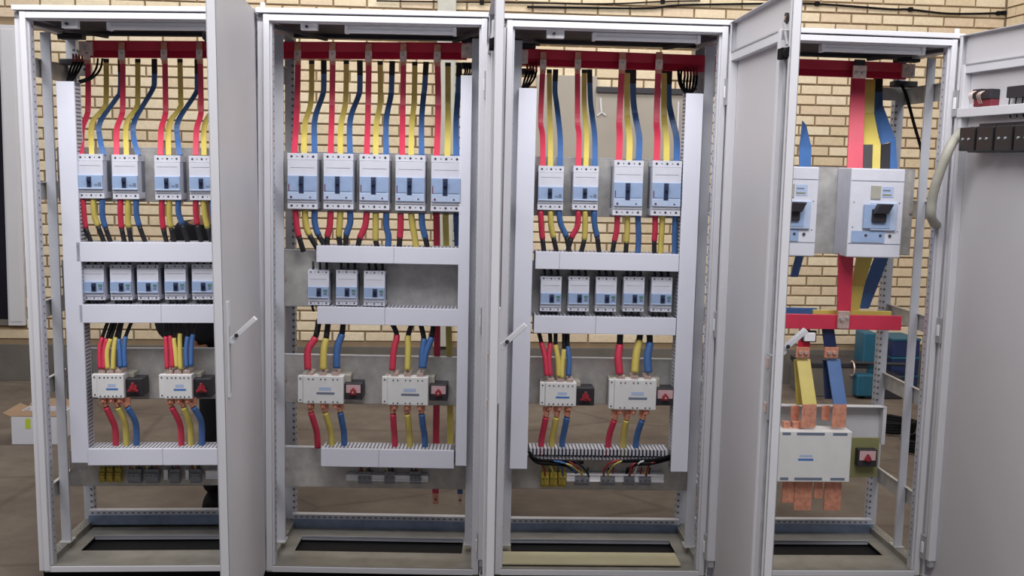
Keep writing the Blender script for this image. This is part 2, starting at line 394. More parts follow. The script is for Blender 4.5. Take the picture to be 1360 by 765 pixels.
# ================================================================== CABINETS
TOP, OPT, Z1 = 2.0213, 1.999, .10
def holes(mb, x0, x1, y, z0, z1, pitch, r, face='y', xm=None):
    z = z0
    while z < z1:
        xm_ = (x0+x1)/2
        if face == 'y': mb.box(xm_-r, xm_+r, y-.0012, y+.001, z-r, z+r, M['slot'])
        else: mb.box(y-.0012, y+.0012, xm_-r, xm_+r, z-r, z+r, M['slot'])
        z += pitch
ANG = [94.0, 92.5, 89.0, 95.0]
PLZ = [[(196,268),(346,408),(463,530),(598,645)], [(203,283),(334,409),(473,537),(596,648)], [(210,288),(348,421),(476,537),(606,650)], [(222,337)]]
PXM = [200, 500, 800, 1110]
PLD = .232
RH = [1.85, 1.42, 1.0, .72, .33]
cabs = []
for k in range(4):
    lab = ['open grey steel switchgear cabinet at the left end of the row',
           'open grey steel switchgear cabinet with five tall breakers, second from the left',
           'open grey switchgear cabinet with a beige board in its base, third from left',
           'open grey switchgear cabinet with two large breakers at the right end'][k]
    T = Thing('switchgear_cabinet', k, (0, .25, 0), lab, 'cabinet', 'row of four switchgear cabinets'); cabs.append(T)
    for s in (-1, 1):
        X = lambda v: s*v
        mb = MB()                                            # front post: recessed outer web, groove, proud sealing lip
        mb.box(X(.399), X(.378), .012, .048, .08, TOP, M['paint'])
        mb.box(X(.376), X(.356), -.004, .045, .085, TOP-.001, M['paint'])
        mb.box(X(.356), X(.352), .01, .04, .1, OPT, M['paint'])
        o = T.part('front_post', mb, bevel=.0015)
        mb = MB(); mb.box(X(.352), X(.349), .012, .046, .1, OPT, M['strip']); holes(mb, .02, .04, X(.349), .15, 1.98, .025, .0028, 'x'); link('perforated_web', mb, o, T.base)
        mb = MB()                                            # rear post with holes towards the front
        mb.box(X(.399), X(.362), .465, .5, .08, 1.99, M['strip']); holes(mb, X(.372), X(.366), .465, .14, 1.95, .025, .0042); holes(mb, .47, .49, X(.362), .14, 1.95, .025, .0042, 'x')
        T.part('rear_post', mb)
        sx0, sx1 = {(0,-1):(.352,.386),(1,-1):(.349,.382),(1,1):(.319,.353),(2,-1):(.314,.351),(2,1):(.343,.378)}.get((k, s), (.361,.391))
        mb = MB(); mb.box(X(sx1), X(sx0), .19, .202, .125, 1.975, M['strip']); mb.box(X(sx1+.002), X(sx1-.001), .2, .225, .125, 1.975, M['strip'])
        mb.box(X(sx0-.002), X(sx1+.006), .18, .24, .12, .126, M['galv'])
        T.part('mounting_strip', mb, bevel=.001)
        mb = MB()
        mb.box(X(.399), X(.36), .03, .5, .085, .12, M['base']); holes(mb, 0, 0, 0, 9, 0, 1, 1)
        for i in range(15):
            for dx in (.37, .382): mb.box(X(dx-.002), X(dx+.002), .07+i*.027, .078+i*.027, .1195, .1208, M['slot'])
        T.part('side_base_rail', mb, bevel=.001)
        mb = MB(); mb.box(X(.399), X(.362), .04, .5, 1.985, 2.018, M['paint']); T.part('side_top_beam', mb)
        for zi, z in enumerate(RH[:5]):
            mb = MB(); mb.box(X(.397), X(.3945), .045, .47, z-.032, z+.032, M['galv']); mb.box(X(.3945), X(.385), .045, .47, z+.029, z+.032, M['galv'])
            mb.box(X(.3945), X(.391), .06, .072, z-.006, z+.006, M['white'])
            T.part('side_brace', mb)
    mb = MB(); mb.box(-.399, .399, .012, .05, 1.996, TOP, M['paint']); mb.box(-.356, .356, -.004, .012, OPT, TOP-.002, M['paint']); T.part('front_top_beam', mb, bevel=.0015)
    mb = MB(); mb.box(-.4, .4, -.008, .5, TOP+.003, TOP+.02, M['paint']); o = T.part('roof_panel', mb, bevel=.002)
    mb = MB(); mb.box(-.36, .36, .05, .47, TOP-.012, TOP+.002, M['roofshade']); link('shade_grey_underside', mb, o, T.base)
    mb = MB(); mb.box(-.362, .362, .462, .5, 1.996, 2.015, M['roofshade']); T.part('rear_top_beam', mb)
    for s in (-1, 1):
        mb = MB(); mb.beam((s*.36, .06, 1.99), (s*.24, .46, 1.99), .012, .012, M['roofshade']); T.part('roof_brace', mb)
    mb = MB(); mb.box(-.376, .376, 0, .03, .08, .1, M['paint']); mb.box(-.376, .376, .005, .03, .1, .103, M['base']); T.part('front_base_rail', mb, bevel=.001)
    mb = MB(); mb.box(-.36, .36, .465, .5, .085, .13, M['base']); T.part('rear_base_rail', mb)
    mb = MB()
    mb.box(-.36, .36, .03, .17, .094, .097, M['base']); mb.box(-.36, .36, .32, .465, .094, .097, M['base'])
    mb.box(-.36, -.31, .17, .32, .094, .097, M['base']); mb.box(.31, .36, .17, .32, .094, .097, M['base'])
    mb.box(-.31, .31, .32, .322, .085, .102, M['strip'])
    for i in range(26): mb.box(-.35+i*.028, -.344+i*.028, .034, .038, .0965, .0976, M['slot'])
    T.part('base_plate', mb)
    mb = MB(); mb.box(-.315, .315, .165, .325, .01, .015, M['rub']); mb.box(-.315,.315,.325,.33,.01,.093,M['rub']); mb.box(-.32,-.315,.165,.33,.01,.093,M['rub']); mb.box(.315,.32,.165,.33,.01,.093,M['rub']); mb.box(-.315,.315,.16,.165,.01,.093,M['rub']); T.part('cable_entry_void', mb)  # black lining added so the open cable entry reads as deep shade
    mb = MB(); mb.box(-.392, .392, .03, .49, 0, .08, M['rub']); T.part('plinth', mb)
    # blue zinc support rail low at the back
    z_a = at(k, PXM[k], [689,696,701,701][k], .43).z
    mb = MB(); mb.box(-.37, .37, .425, .455, z_a-.022, z_a+.016, M['bluegalv']); mb.box(-.37, .37, .43, .46, z_a+.016, z_a+.034, M['strip'])
    for i in range(32): mb.box(-.36+i*.0225, -.35+i*.0225, .4288, .4305, z_a+.022, z_a+.027, M['slot'])
    T.part('support_rail', mb)
    # mounting plates
    for j, (ya, yb) in enumerate(PLZ[k]):
        z1 = at(k, PXM[k], ya, PLD).z; z0 = at(k, PXM[k], yb, PLD).z
        xa, xb = -.36, .36
        mb = MB(); mb.box(xa, xb, PLD, PLD+.003, z0, z1, M['galv']); mb.box(xa, xb, PLD-.001, PLD+.03, z1-.002, z1, M['strip']); mb.box(xa, xb, PLD, PLD+.02, z0, z0+.002, M['galv'])
        for s in (-1, 1): mb.cyl((s*.352, PLD-.003, (z0+z1)/2), (0,-1,0), .006, .003, M['tin'], 8)
        T.part('mounting_plate', mb)
    # lifting bolt on the roof
    if k in (1, 3):
        q = at(k, 349, 12, .03) if k == 1 else at(k, 1271, 46, .03)
        mb = MB().cyl((q.x, .03, TOP+.02), (0,0,1), .008, .02, M['white'], 10); T.part('roof_bolt', mb)
    # ---- door
    D = bpy.data.objects.new('door', None)
    me = MB(); W, H0, H1 = .78, .09, TOP+.012
    me.box(-W, 0, -.004, -.002, H0, H1, M['doorp'])                        # skin
    me.box(-W, -W+.0025, -.004, .022, H0, H1, M['paint']); me.box(-W, -W+.02, .019, .022, H0, H1, M['paint'])
    me.box(-.0025, 0, -.004, .018, H0, H1, M['paint']); me.box(-.018, 0, .016, .018, H0, H1, M['paint'])
    me.box(-W, 0, -.004, .02, H1-.0025, H1, M['doorp']); me.box(-W, 0, -.004, .02, H0, H0+.0025, M['doorp'])
    D = link('door', me, T.o); D.location = Vector((.399, -.006, 0)) - T.base; D.rotation_euler = (0, 0, math.radians(ANG[k]))
    mb = MB(); mb.box(-.055, -.033, -.002, .026, .16, 1.93, M['paint']); link('stiffener', mb, D, bevel=.002)
    mb = MB(); mb.box(-W+.125, -W+.1, -.002, .026, .16, 1.93, M['paint']); link('stiffener', mb, D, bevel=.002)
    mb = MB(); mb.box(-W+.1, -.055, -.002, .022, 1.9, 1.93, M['paint']); mb.box(-W+.11, -.045, .022, .024, 1.926, 1.932, M['inner']); link('stiffener', mb, D, bevel=.002)
    mb = MB(); mb.box(-.052, -.036, .0, .022, .135, .16, M['inner']); link('stiffener_foot', mb, D, bevel=.002)
    mb = MB(); mb.cyl((-W+.07, .014, .25), (0,0,1), .005, 1.62, M['inner'], 8)
    mb.box(-W+.06, -W+.08, -.002, .012, 1.86, 1.88, M['tin']); mb.box(-W+.06, -W+.08, -.002, .012, .25, .27, M['tin']); link('lock_rod', mb, D, smooth=False)
    mb = MB(); mb.box(-W+.052, -W+.09, -.002, .02, .83, 1.02, M['inner']); mb.box(-W+.058,-W+.082,.02,.024,.98,1.01,M['tin']); mb.box(-W+.058,-W+.082,.02,.024,.85,.88,M['tin']); link('lock_case', mb, D, bevel=.002)
    mb = MB(); mb.box(-W+.045, -W+.09, .012, .034, 1.845, 1.875, M['rub']); mb.cyl((-W+.03,.022,1.86),(-1,0,0),.014,.02,M['rub'],10); link('rod_guide', mb, D, bevel=.002)
    mb = MB(); mb.cyl((-W+.13, -.002, 1.965), (0,1,0), .015, .008, M['dark'], 14); mb.cyl((-W+.13, .006, 1.965), (0,1,0), .006, .003, M['tin'], 10); link('grommet', mb, D)
    mb = MB(); mb.beam((-W+.12,.012,1.95), (-W+.075,.012,1.885), .006, .006, M['inner']); link('rod_link', mb, D)
    for hz in (1.80, 1.0, .2):
        mb = MB(); mb.box(-.03, .0, .018, .03, hz-.045, hz+.045, M['inner']); mb.cyl((.001,.01,hz-.045),(0,0,1),.007,.09,M['inner'],10); mb.box(-.024,-.008,.03,.033,hz-.02,hz+.02,M['white']); link('hinge', mb, D, bevel=.001)
        mb = MB(); mb.box(.376, .396, -.012, .0, hz-.04, hz+.04, M['inner']); mb.box(.38,.39,-.016,-.012,hz-.015,hz+.015,M['white']); T.part('hinge_bracket', mb, bevel=.001)
    # swing handle outside: recessed dish, pivot and the lever swung out
    mb = MB(); mb.box(-W+.045, -W+.08, -.010, -.0042, .87, 1.14, M['paint']); mb.box(-W+.051, -W+.074, -.0105, -.0098, .88, 1.07, M['inner']); link('handle_dish', mb, D, bevel=.003)
    mb = MB(); mb.beam((-W+.067, -.02, 1.035), (-W+.067, -.082, 1.092), .022, .014, M['paint']); mb.cyl((-W+.067-.01, -.018, 1.03), (1,0,0), .011, .02, M['paint'], 12); mb.cyl((-W+.054, -.03, 1.045), (-1,0,0), .006, .003, M['dark'], 10); link('handle_lever', mb, D, bevel=.004)
# ------------------------------------------------------------------ inside of the right-hand door (instruments)
DR = math.radians(ANG[3]); DM = CM[3] @ Matrix.Translation((.399, -.006, 0)) @ Matrix.Rotation(DR, 4, 'Z'); DI = DM.inverted()
def ondoor(px, py, v):
    o = DI @ CAM; r = DI.to_3x3() @ ray(px, py); s = (v-o.y)/r.y; return o + r*s
def dsolo(name, mb, base, label, cat, group=None, bevel=0, smooth=False):
    o = link(name, mb, None, Vector(base), bevel, smooth); o.matrix_world = DM @ Matrix.Translation(Vector(base)); return tag(o, label, cat, group)
door4 = [c for c in cabs[3].o.children if c.name.startswith('door')][0]
a = ondoor(1290, 143, .03); b = ondoor(1290, 155, .03)
mb = MB(); mb.box(-.70, -.04, -.001, .035, b.z, a.z, M['paint']); link('instrument_crossbar', mb, door4, bevel=.002)
zt = ondoor(1300, 167, .08).z; zb_ = ondoor(1300, 202, .08).z
dw = .098
u0 = ondoor(1275, 180, .08).x
for i in range(4):
    ua = u0 - i*(dw+.004); ub = ua-dw
    T = Thing('ammeter', None, (0,0,0), 'black panel meter seen from behind, %s from the hinge on the rightmost door' % ORD[i], 'meter', 'panel meters on the right-hand door'); T.base = Vector(((ua+ub)/2, 0, zb_)); T.o.matrix_world = DM @ Matrix.Translation(T.base)
    mb = MB(); mb.box(ub-.0015, ua+.0015, -.002, .05, zb_, zt, M['meter']); mb.box(ub+.004, ua-.004, .05, .085, zb_+.004, zt-.004, M['meter']); T.part('meter_case', mb, bevel=.003)
    mb = MB(); mb.box(ub-.001, ua+.001, -.001, .012, zt, zt+.012, M['dark']); T.part('clamp_bracket', mb)
    for j in range(2): T.part('terminal_screw', MB().cyl((ua-.03-j*.035, .085, (zt+zb_)/2), (0,1,0), .004, .005, M['inner'], 8))
for (pxa, pya, pxb, pyb, nm, lb) in ((1293,119,1304,141,'indicator_lamp','dark indicator lamp back nearest the hinge above the crossbar'),
                                (1304,119,1316,141,'indicator_lamp','dark indicator lamp back second from the hinge above the crossbar')):
    p = ondoor(pxa, pya, .03); q = ondoor(pxb, pyb, .03)
    T = Thing('indicator_lamp', None, (0,0,0), lb + ' of the rightmost door', 'lamp'); T.base = Vector(((p.x+q.x)/2, 0, q.z)); T.o.matrix_world = DM @ Matrix.Translation(T.base)
    T.part('lamp_body', MB().box(q.x+.002, p.x-.002, -.001, .035, (p.z+q.z)/2-.004, p.z, M['dark']), bevel=.003)
    T.part('lamp_base', MB().box(q.x+.004, p.x-.004, -.001, .03, q.z, (p.z+q.z)/2-.004, M['reddot']), bevel=.002, label='dull red base')
    for j in range(3):
        xx = p.x-.006-j*.009; T.part('wire', MB().tube(spline([(xx,.035,p.z-.006),(xx,.05,p.z-.02),(xx,.04,q.z+.01)]), .0013, M['tin'], 5))
p = ondoor(1337, 115, .03); q = ondoor(1362, 128, .03)
T = Thing('terminal_strip', None, (0,0,0), 'dark terminal strip with thin wire legs on the rightmost door', 'terminals'); T.base = Vector(((p.x+q.x)/2, 0, q.z-.04)); T.o.matrix_world = DM @ Matrix.Translation(T.base)
T.part('strip_body', MB().box(q.x, p.x, -.001, .03, q.z, p.z, M['dark']), bevel=.003)
for j in range(4):
    xx = p.x-.006-j*.035; T.part('wire', MB().tube([(xx,.02,q.z),(xx,.022,q.z-.03),(xx,.012,q.z-.062)], .0022, M['rub'], 5))
# flexible conduit from the door to the cabinet
P = [DM @ ondoor(1277,176,.02), DM @ ondoor(1272,180,.05), at(None,1262,195,-.10), at(None,1247,232,-.08), at(None,1238,265,-.05), at(None,1237,288,-.03), at(None,1245,299,.06), at(None,1255,292,.16), at(None,1252,262,.24), at(None,1246,232,.3)]
P = spline(P, 6)
T = Thing('flexible_conduit', None, P[0], 'thick beige flexible conduit looping from the rightmost door into its cabinet', 'conduit')
mb = MB().tube(P, .0165, M['conduit'], 12); T.part('conduit_sleeve', mb, smooth=True)
T.part('end_collar', MB().cyl(P[0], (P[1]-P[0]), .018, .02, M['conduit'], 12), smooth=False)
# ================================================================== DUCTS
FD, BD = .135, .231
def duct_v(k, xa, xb, y0, y1, yx, lab, comb=1):
    """vertical trunking; pixel x at row yx, pixel rows y0..y1"""
    pa = at(k, xa, yx, FD); pb = at(k, xb, yx, FD); z1 = at(k, (xa+xb)/2, y0, FD).z; z0 = at(k, (xa+xb)/2, y1, FD).z
    x0, x1 = pa.x, pb.x
    T = Thing('cable_duct', k, ((x0+x1)/2, BD, z0), lab, 'cable duct', 'upright cable ducts')
    T.part('duct_cover', MB().box(x0, x1, FD, FD+.012, z0, z1, M['pvc']), bevel=.002)
    mb = MB(); mb.box(x0, x1, BD-.032, BD-.03, z0, z1, M['pvc2'])
    n = int((z1-z0)/.0135)
    for i in range(n):
        z = z0+.004+i*.0135
        for xx in (x0+.001, x1-.0035): mb.box(xx, xx+.0025, FD+.012, BD-.03, z, z+.008, M['pvc2'])
    for xx in (x0+.001, x1-.0035): mb.box(xx+.0007, xx+.0018, FD+.014, BD-.03, z0+.001, z1-.001, M['slot'])
    T.part('slotted_wall', mb)
def duct_h(k, xa, xb, ya, yb, lab, cover=True, split=None, back=None):
    ym = (ya+yb)/2; xm = (xa+xb)/2
    x0 = at(k, xa, ym, FD).x; x1 = at(k, xb, ym, FD).x; z1 = at(k, xm, ya, FD).z; z0 = at(k, xm, yb, FD).z
    bd = back or .199
    T = Thing('cable_duct', k, ((x0+x1)/2, BD, z0), lab, 'cable duct', 'horizontal cable ducts')
    if cover:
        cuts = [x0] + ([at(k, split, ym, FD).x] if split else []) + [x1]
        for a_, b_ in zip(cuts, cuts[1:]): T.part('duct_cover', MB().box(a_+.0004, b_-.0004, FD, FD+.012, z0, z1, M['pvc']), bevel=.0015)
    mb = MB(); mb.box(x0, x1, BD-.003, BD-.001, z0, z1, M['pvc2'])
    n = int((x1-x0)/.0135)
    for i in range(n):
        x = x0+.003+i*.0135
        for zz in (z0+.001, z1-.0035): mb.box(x, x+.0075, FD+.012, BD-.003, zz, zz+.0025, M['pvc2'])
        if not cover: mb.box(x, x+.0075, FD+.01, FD+.013, z1-.022, z1, M['pvc2'])
    for zz in (z0+.001, z1-.0035): mb.box(x0+.001, x1-.001, FD+.02, BD-.003, zz+.0006, zz+.0019, M['slot'])
    T.part('slotted_wall', mb)
duct_v(0, 75.5, 99.5, 108, 615, 150, 'white upright cable duct at the left side of the leftmost cabinet')
duct_v(1, 609, 624, 100, 619, 320, 'white upright cable duct at the right side of the second cabinet')
duct_v(2, 687, 711, 117, 623, 200, 'white upright cable duct at the left side of the third cabinet')
duct_v(2, 908.5, 931.5, 124, 627, 200, 'white upright cable duct at the right side of the third cabinet')
for k, rows in enumerate([[(101,308,322,348,None),(105,310,405,429,214),(116,310,596,618,216)], [(420,610,328,350,523),(421,609,409,432,511),(426,603,597,621,503)], [(711,902,336,359,743),(709,898,421,444,791)]]):
    for j, (xa, xb, ya, yb, sp) in enumerate(rows):
        duct_h(k, xa, xb, ya, yb, 'white horizontal cable duct, %s in the %s' % (['topmost','middle','lowest'][j] if k < 2 else ['upper','lower'][j]+' of the two covered ones', CN[k]), True, sp)
duct_h(2, 703, 890, 598, 612, 'uncovered comb-like cable duct full of black wires low in the third cabinet', False)
# ================================================================== BREAKERS
def make_breaker(name, w, h, dep, style, label, group):
    """origin: bottom centre of the back; front towards -y"""
    T = Thing(name, None, (0,0,0), label, 'breaker', group)
    s = w/2; f = -dep; d1 = f+.018
    mb = MB(); mb.box(-s*.97, s*.97, d1, 0, .012*h/.15, h-.012*h/.15, M['bwhite']); mb.box(-s*.985, s*.985, -dep*.45, 0, .004, h-.004, M['bside']); T.part('housing', mb, bevel=.0015)
    if style == 'big':
        mb = MB(); mb.box(-s, s, f+.006, 0, 0, h, M['bwhite']); T.part('front_cover', mb, bevel=.004)
        mb = MB(); mb.box(-s+.003, s-.003, f+.0045, f+.007, h*.86, h*.865, M['bside']); mb.box(-s+.003, s-.003, f+.0045, f+.007, h*.155, h*.16, M['bside']); T.part('cover_joint', mb)
        mb = MB(); mb.box(-.11*w, .37*w, f-.004, f+.008, h*.31, h*.62, M['bblue2']); mb.box(-.24*w, .25*w, f-.006, f+.004, h*.33, h*.60, M['bblue']); T.part('operating_panel', mb, bevel=.002)
        mb = MB(); mb.box(-.1*w, .16*w, f-.016, f, h*.40, h*.55, M['dark'])
        mb.hexa([(-.1*w,f-.035,h*.5),(.16*w,f-.035,h*.5),(.16*w,f-.01,h*.5),(-.1*w,f-.01,h*.5),(-.03*w,f-.04,h*.61),(.24*w,f-.04,h*.61),(.24*w,f-.01,h*.61),(-.03*w,f-.01,h*.61)], M['dark']); T.part('toggle', mb, bevel=.003)
        T.part('rating_label', MB().box(-.48*w+.01, .18*w, f+.003, f+.007, h*.17, h*.3, M['bblue']))
        T.part('display_window', MB().box(-.12*w, .06*w, f+.002, f+.007, h*.66, h*.81, M['conduit']), bevel=.001)
        mb = MB(); mb.box(.09*w, .3*w, f+.0045, f+.007, h*.68, h*.8, M['lpale']); mb.box(.1*w, .26*w, f+.004, f+.0065, h*.7, h*.715, M['glazed']); mb.box(.1*w, .24*w, f+.004, f+.0065, h*.75, h*.765, M['lgrey']); T.part('maker_print', mb)
        for x in (-.17, .1, .28): T.part('adjusting_screw', MB().cyl((x*w, f+.006, h*.25), (0,-1,0), .0055, .004, M['dot'], 10))
        mb = MB()
        for x, z in ((-.42,.34),(-.42,.62),(.42,.62),(.42,.3)): mb.cyl((x*w, f+.006, h*z), (0,-1,0), .0025, .0015, M['lgrey'], 6)
        T.part('cover_screw', mb)['kind'] = 'stuff'
        return T
    npol = 3
    tz = .115 if style != 'small' else .145
    for (za, zb_, nm) in ((h*(1-tz), h, 'terminal_cover'), (0, h*tz, 'terminal_cover')):
        mb = MB(); mb.box(-s, s, f+.009, -.004, za, zb_, M['bwhite'])
        zc = (za+zb_)/2
        for i in range(5):
            x = -s + w*(.14+.18*i); r = .0042 if i % 2 == 0 else .0022
            mb.cyl((x, f+.0092, zc), (0,-1,0), r*w/.1, .0012, M['dot'], 8)
        T.part(nm, mb, bevel=.001)
    mb = MB(); mb.box(-s*.98, s*.98, f+.006, f+.03, h*tz*1.04, h*(1-tz*1.04), M['bwhite']); mb.box(-s*.8, s*.8, f+.0052, f+.0062, h*.74, h*.747, M['bside']); T.part('front_cover', mb, bevel=.002)
    pz0, pz1 = (h*.17, h*.60) if style == 'tall' else (h*.21, h*.53)
    mb = MB(); mb.box(-s*.97, s*.97, f, f+.01, pz0, pz1, M['bblue']); mb.box(-s*.97, s*.97, f-.0006, f+.002, pz0, pz0+(pz1-pz0)*(.32 if style=='tall' else .12), M['bblue2']); T.part('front_panel', mb, bevel=.0015)
    tx = -.02*w if style == 'tall' else (.04*w if style == 'mid' else -.03*w)
    tw = .07*w if style == 'tall' else (.095*w if style=='mid' else .075*w)
    ta, tb = (pz0+.28*(pz1-pz0), pz0+.97*(pz1-pz0)) if style == 'tall' else (pz0+.18*(pz1-pz0), pz0+.88*(pz1-pz0))
    mb = MB(); mb.box(tx-tw*1.25, tx+tw*1.25, f-.0015, f+.004, ta-.002, tb+.002, M['bside']); mb.box(tx-tw, tx+tw, f-.003, f+.004, ta, tb, M['tog']); mb.box(tx-tw*.8, tx+tw*.8, f-.012, f, ta+(tb-ta)*.55, tb-(tb-ta)*.12, M['tog']); T.part('toggle', mb, bevel=.001)
    mb = MB()
    if style == 'tall':
        mb.box(-s*.9, -s*.84, f-.001, f+.001, h*.32, h*.45, M['reddot']); mb.cyl((-s*.72, f, h*.215), (0,-1,0), .004, .002, M['reddot'], 8); mb.cyl((s*.55, f, h*.215), (0,-1,0), .003, .002, M['dot'], 8)
        mb.box(-s*.85, s*.85, f-.001, f+.001, h*.325, h*.33, M['lgrey'])
    elif style == 'mid':
        mb.box(s*.5, s*.86, f-.001, f+.001, pz1-.018, pz1-.009, M['green']); mb.box(s*.55, s*.82, f-.001, f+.001, pz0+.012, pz0+.02, M['lgrey'])
    else:
        mb.box(s*.62, s*.84, f-.001, f+.001, pz0+.012, pz0+.024, M['lgrey']); mb.box(s*.34, s*.55, f-.001, f+.001, pz0+.014, pz0+.018, M['lgrey'])
    T.part('test_button', mb)
    if style == 'mid':
        for i in range(3):
            x = -s + w*(.18+.32*i)
            T.part('wire', MB().tube(spline([(x, -dep*.55, h-.004), (x+.002, -dep*.6, h+.008), (x-.001, -dep*.45, h+.026)], 3), .0048, M['blk'], 6), smooth=True)
            T.part('wire', MB().tube(spline([(x, -dep*.55, .004), (x-.002, -dep*.62, -.008), (x+.002, -dep*.5, -.026)], 3), .0048, M['blk'], 6), smooth=True)
    return T
BF = .09
def place(proto, first, k, cx, ytop, dep, h, label):
    p = at(k, cx, ytop, PLD-dep)
    m = CM[k] @ Matrix.Translation((p.x, PLD-.001, p.z-h))
    if first: proto.o.matrix_world = m; o = proto.o
    else: o = copy_tree(proto.o, m)
    o['label'] = label; return o, p
U_SM, U_TL, U_MD = (.0915, .156), (.107, .198), (.077, .127)
sm = make_breaker('circuit_breaker', .0915, .156, BF, 'small', '', 'small upper-row breakers')
tl = make_breaker('circuit_breaker', .106, .196, BF+.01, 'tall', '', 'tall upper-row breakers')
md = make_breaker('circuit_breaker', .0765, .127, BF-.012, 'mid', '', 'lower-row breakers')
n = 0
for i, (cx, yt) in enumerate([(118,204.5),(164.5,205.5),(221,206.5),(267,207)]):
    place(sm, n == 0, 0, cx, yt, BF, .156, 'pale circuit breaker with blue panel, %s in the upper row of the leftmost cabinet' % ORD[i]); n += 1
for i, (cx, yt) in enumerate([(732.5,220.5),(779,220.5)]):
    place(sm, False, 2, cx, yt, BF, .156, 'smaller circuit breaker, %s in the upper row of the third cabinet' % ORD[i])
n = 0
for i, (cx, yt) in enumerate([(401,203.5),(449,204),(497,205),(545,206),(592.5,207)]):
    place(tl, n == 0, 1, cx, yt, BF+.01, .196, 'tall circuit breaker with black toggle, %s in the second cabinet' % ORD[i]); n += 1
for i, (cx, yt) in enumerate([(836,213),(887,213.5)]):
    place(tl, False, 2, cx, yt, BF+.01, .196, 'tall circuit breaker, %s in the upper row of the third cabinet' % ['third','fourth and last'][i])
n = 0
for k, row in ((0, [(122.5,352),(159,352),(195,352),(231.5,351.5),(268,351.5)]), (1, [(422.5,359),(460,359),(497,360)]), (2, [(732.5,367.5),(769.5,367.5),(806,368),(843,368),(880,368.5)])):
    for i, (cx, yt) in enumerate(row):
        place(md, n == 0, k, cx, yt, BF-.012, .127, 'small circuit breaker with square toggle, %s in the lower row of the %s' % (ORD[i], CN[k])); n += 1
bigd = .14
big = make_breaker('main_circuit_breaker', .2, .322, bigd, 'big', '', 'large main breakers')
place(big, True, 3, 1168, 224, bigd, .322, 'large white main circuit breaker with chunky black handle, fully visible in the rightmost cabinet')
place(big, False, 3, 1053, 221, bigd, .322, 'large white main circuit breaker half hidden behind the third door')
# ================================================================== STRIPS AND CABLES
COL = dict(r=('red', 'red'), y=('yel', 'yellow'), b=('blu', 'blue'))
def strip(k, pts, c, wd, lab, blackto=None, lug=None, th=.004, cat='busbar strip', group=None, endlug=None):
    """pts: (px, py, depth)"""
    P = spline([at(k, *p) for p in pts], 5)
    T = Thing('flexible_busbar', k, P[-1], lab, cat, group)
    if blackto:
        zc = at(k, pts[0][0], blackto, pts[0][2]).z
        ip = [p for p in P if p.z >= zc] or P[:1]; cut = P[0].lerp(P[-1], (P[0].z-zc)/(P[0].z-P[-1].z)) if len(ip) < 2 else None
        top = [p for p in P if p.z > zc] 
        nxt = [p for p in P if p.z <= zc]
        a_, b_ = top[-1], nxt[0]; t_ = (a_.z-zc)/max(1e-6, a_.z-b_.z); mid = a_.lerp(b_, t_)
        T.part('insulation', MB().ribbon([mid]+nxt, wd, th, M[COL[c][0]]))
        T.part('heat_shrink_sleeve', MB().ribbon(top+[mid], wd*1.03, th*1.3, M['blk']), label='black sleeve')
    else: T.part('insulation', MB().ribbon(P, wd, th, M[COL[c][0]]))
    if lug:
        q = P[0]; mb = MB(); mb.box(q.x-wd*.6, q.x+wd*.6, q.y-.014, q.y-.004, q.z-.008, q.z+.03, M['tin']); mb.box(q.x-wd*.55, q.x+wd*.55, q.y-.011, q.y-.004, q.z+.03, q.z+.056, M['cop']); mb.cyl((q.x, q.y-.014, q.z+.016), (0,-1,0), .005, .007, M['galv'], 6)
        mb.box(q.x-wd*.5, q.x+wd*.5, q.y-.01, q.y-.003, q.z-.022, q.z-.006, M['cop']); T.part('bolted_clamp', mb, bevel=.001, label='tinned copper clamp with bolt')
    if endlug:
        q = P[-1]; mb = MB(); mb.box(q.x-wd*.45, q.x+wd*.45, q.y-.0015, q.y+.0015, q.z-.042, q.z+.002, M[endlug]); mb.cyl((q.x, q.y-.0016, q.z-.024), (0,-1,0), .0045, .001, M['dot'], 10); T.part('end_lug', mb, bevel=.001, label='bare lug with a round hole')
    return T
def cable(k, pts, c, r, lab, blackfrom=None, n=8, cat='cable', group=None, lugtop=False):
    """round cable; blackfrom: index of the control point where the black sleeve starts"""
    full = spline([at(k, *p) for p in pts], 5)
    T = Thing('power_cable', k, full[-1], lab, cat, group)
    if blackfrom is None: T.part('insulation', MB().tube(full, r, M[COL[c][0]], n), smooth=True)
    elif blackfrom > 0:
        i = blackfrom*5; T.part('insulation', MB().tube(full[:i+1], r, M[COL[c][0]], n), smooth=True); T.part('heat_shrink_sleeve', MB().tube(full[i:], r*.85, M['blk'], n), smooth=True, label='black sleeve')
    else:
        i = -blackfrom*5; T.part('heat_shrink_sleeve', MB().tube(full[:i+1], r*.8, M['blk'], n), smooth=True, label='black sleeve'); T.part('insulation', MB().tube(full[i:], r, M[COL[c][0]], n), smooth=True)
    if lugtop:
        q = full[0]; d_ = (full[1]-full[0]).normalized()
        mb = MB(); mb.cyl(q-d_*.006, -d_, r*.85, .018, M['cop'], 8, r*.7); mb.box(q.x-r*1.05, q.x+r*1.05, q.y-.004, q.y+.004, q.z+.012, q.z+.038, M['cop']); T.part('cable_lug', mb, label='copper lug')
    return T
RD, YD, BLD, TD = .318, .365, .415, .165
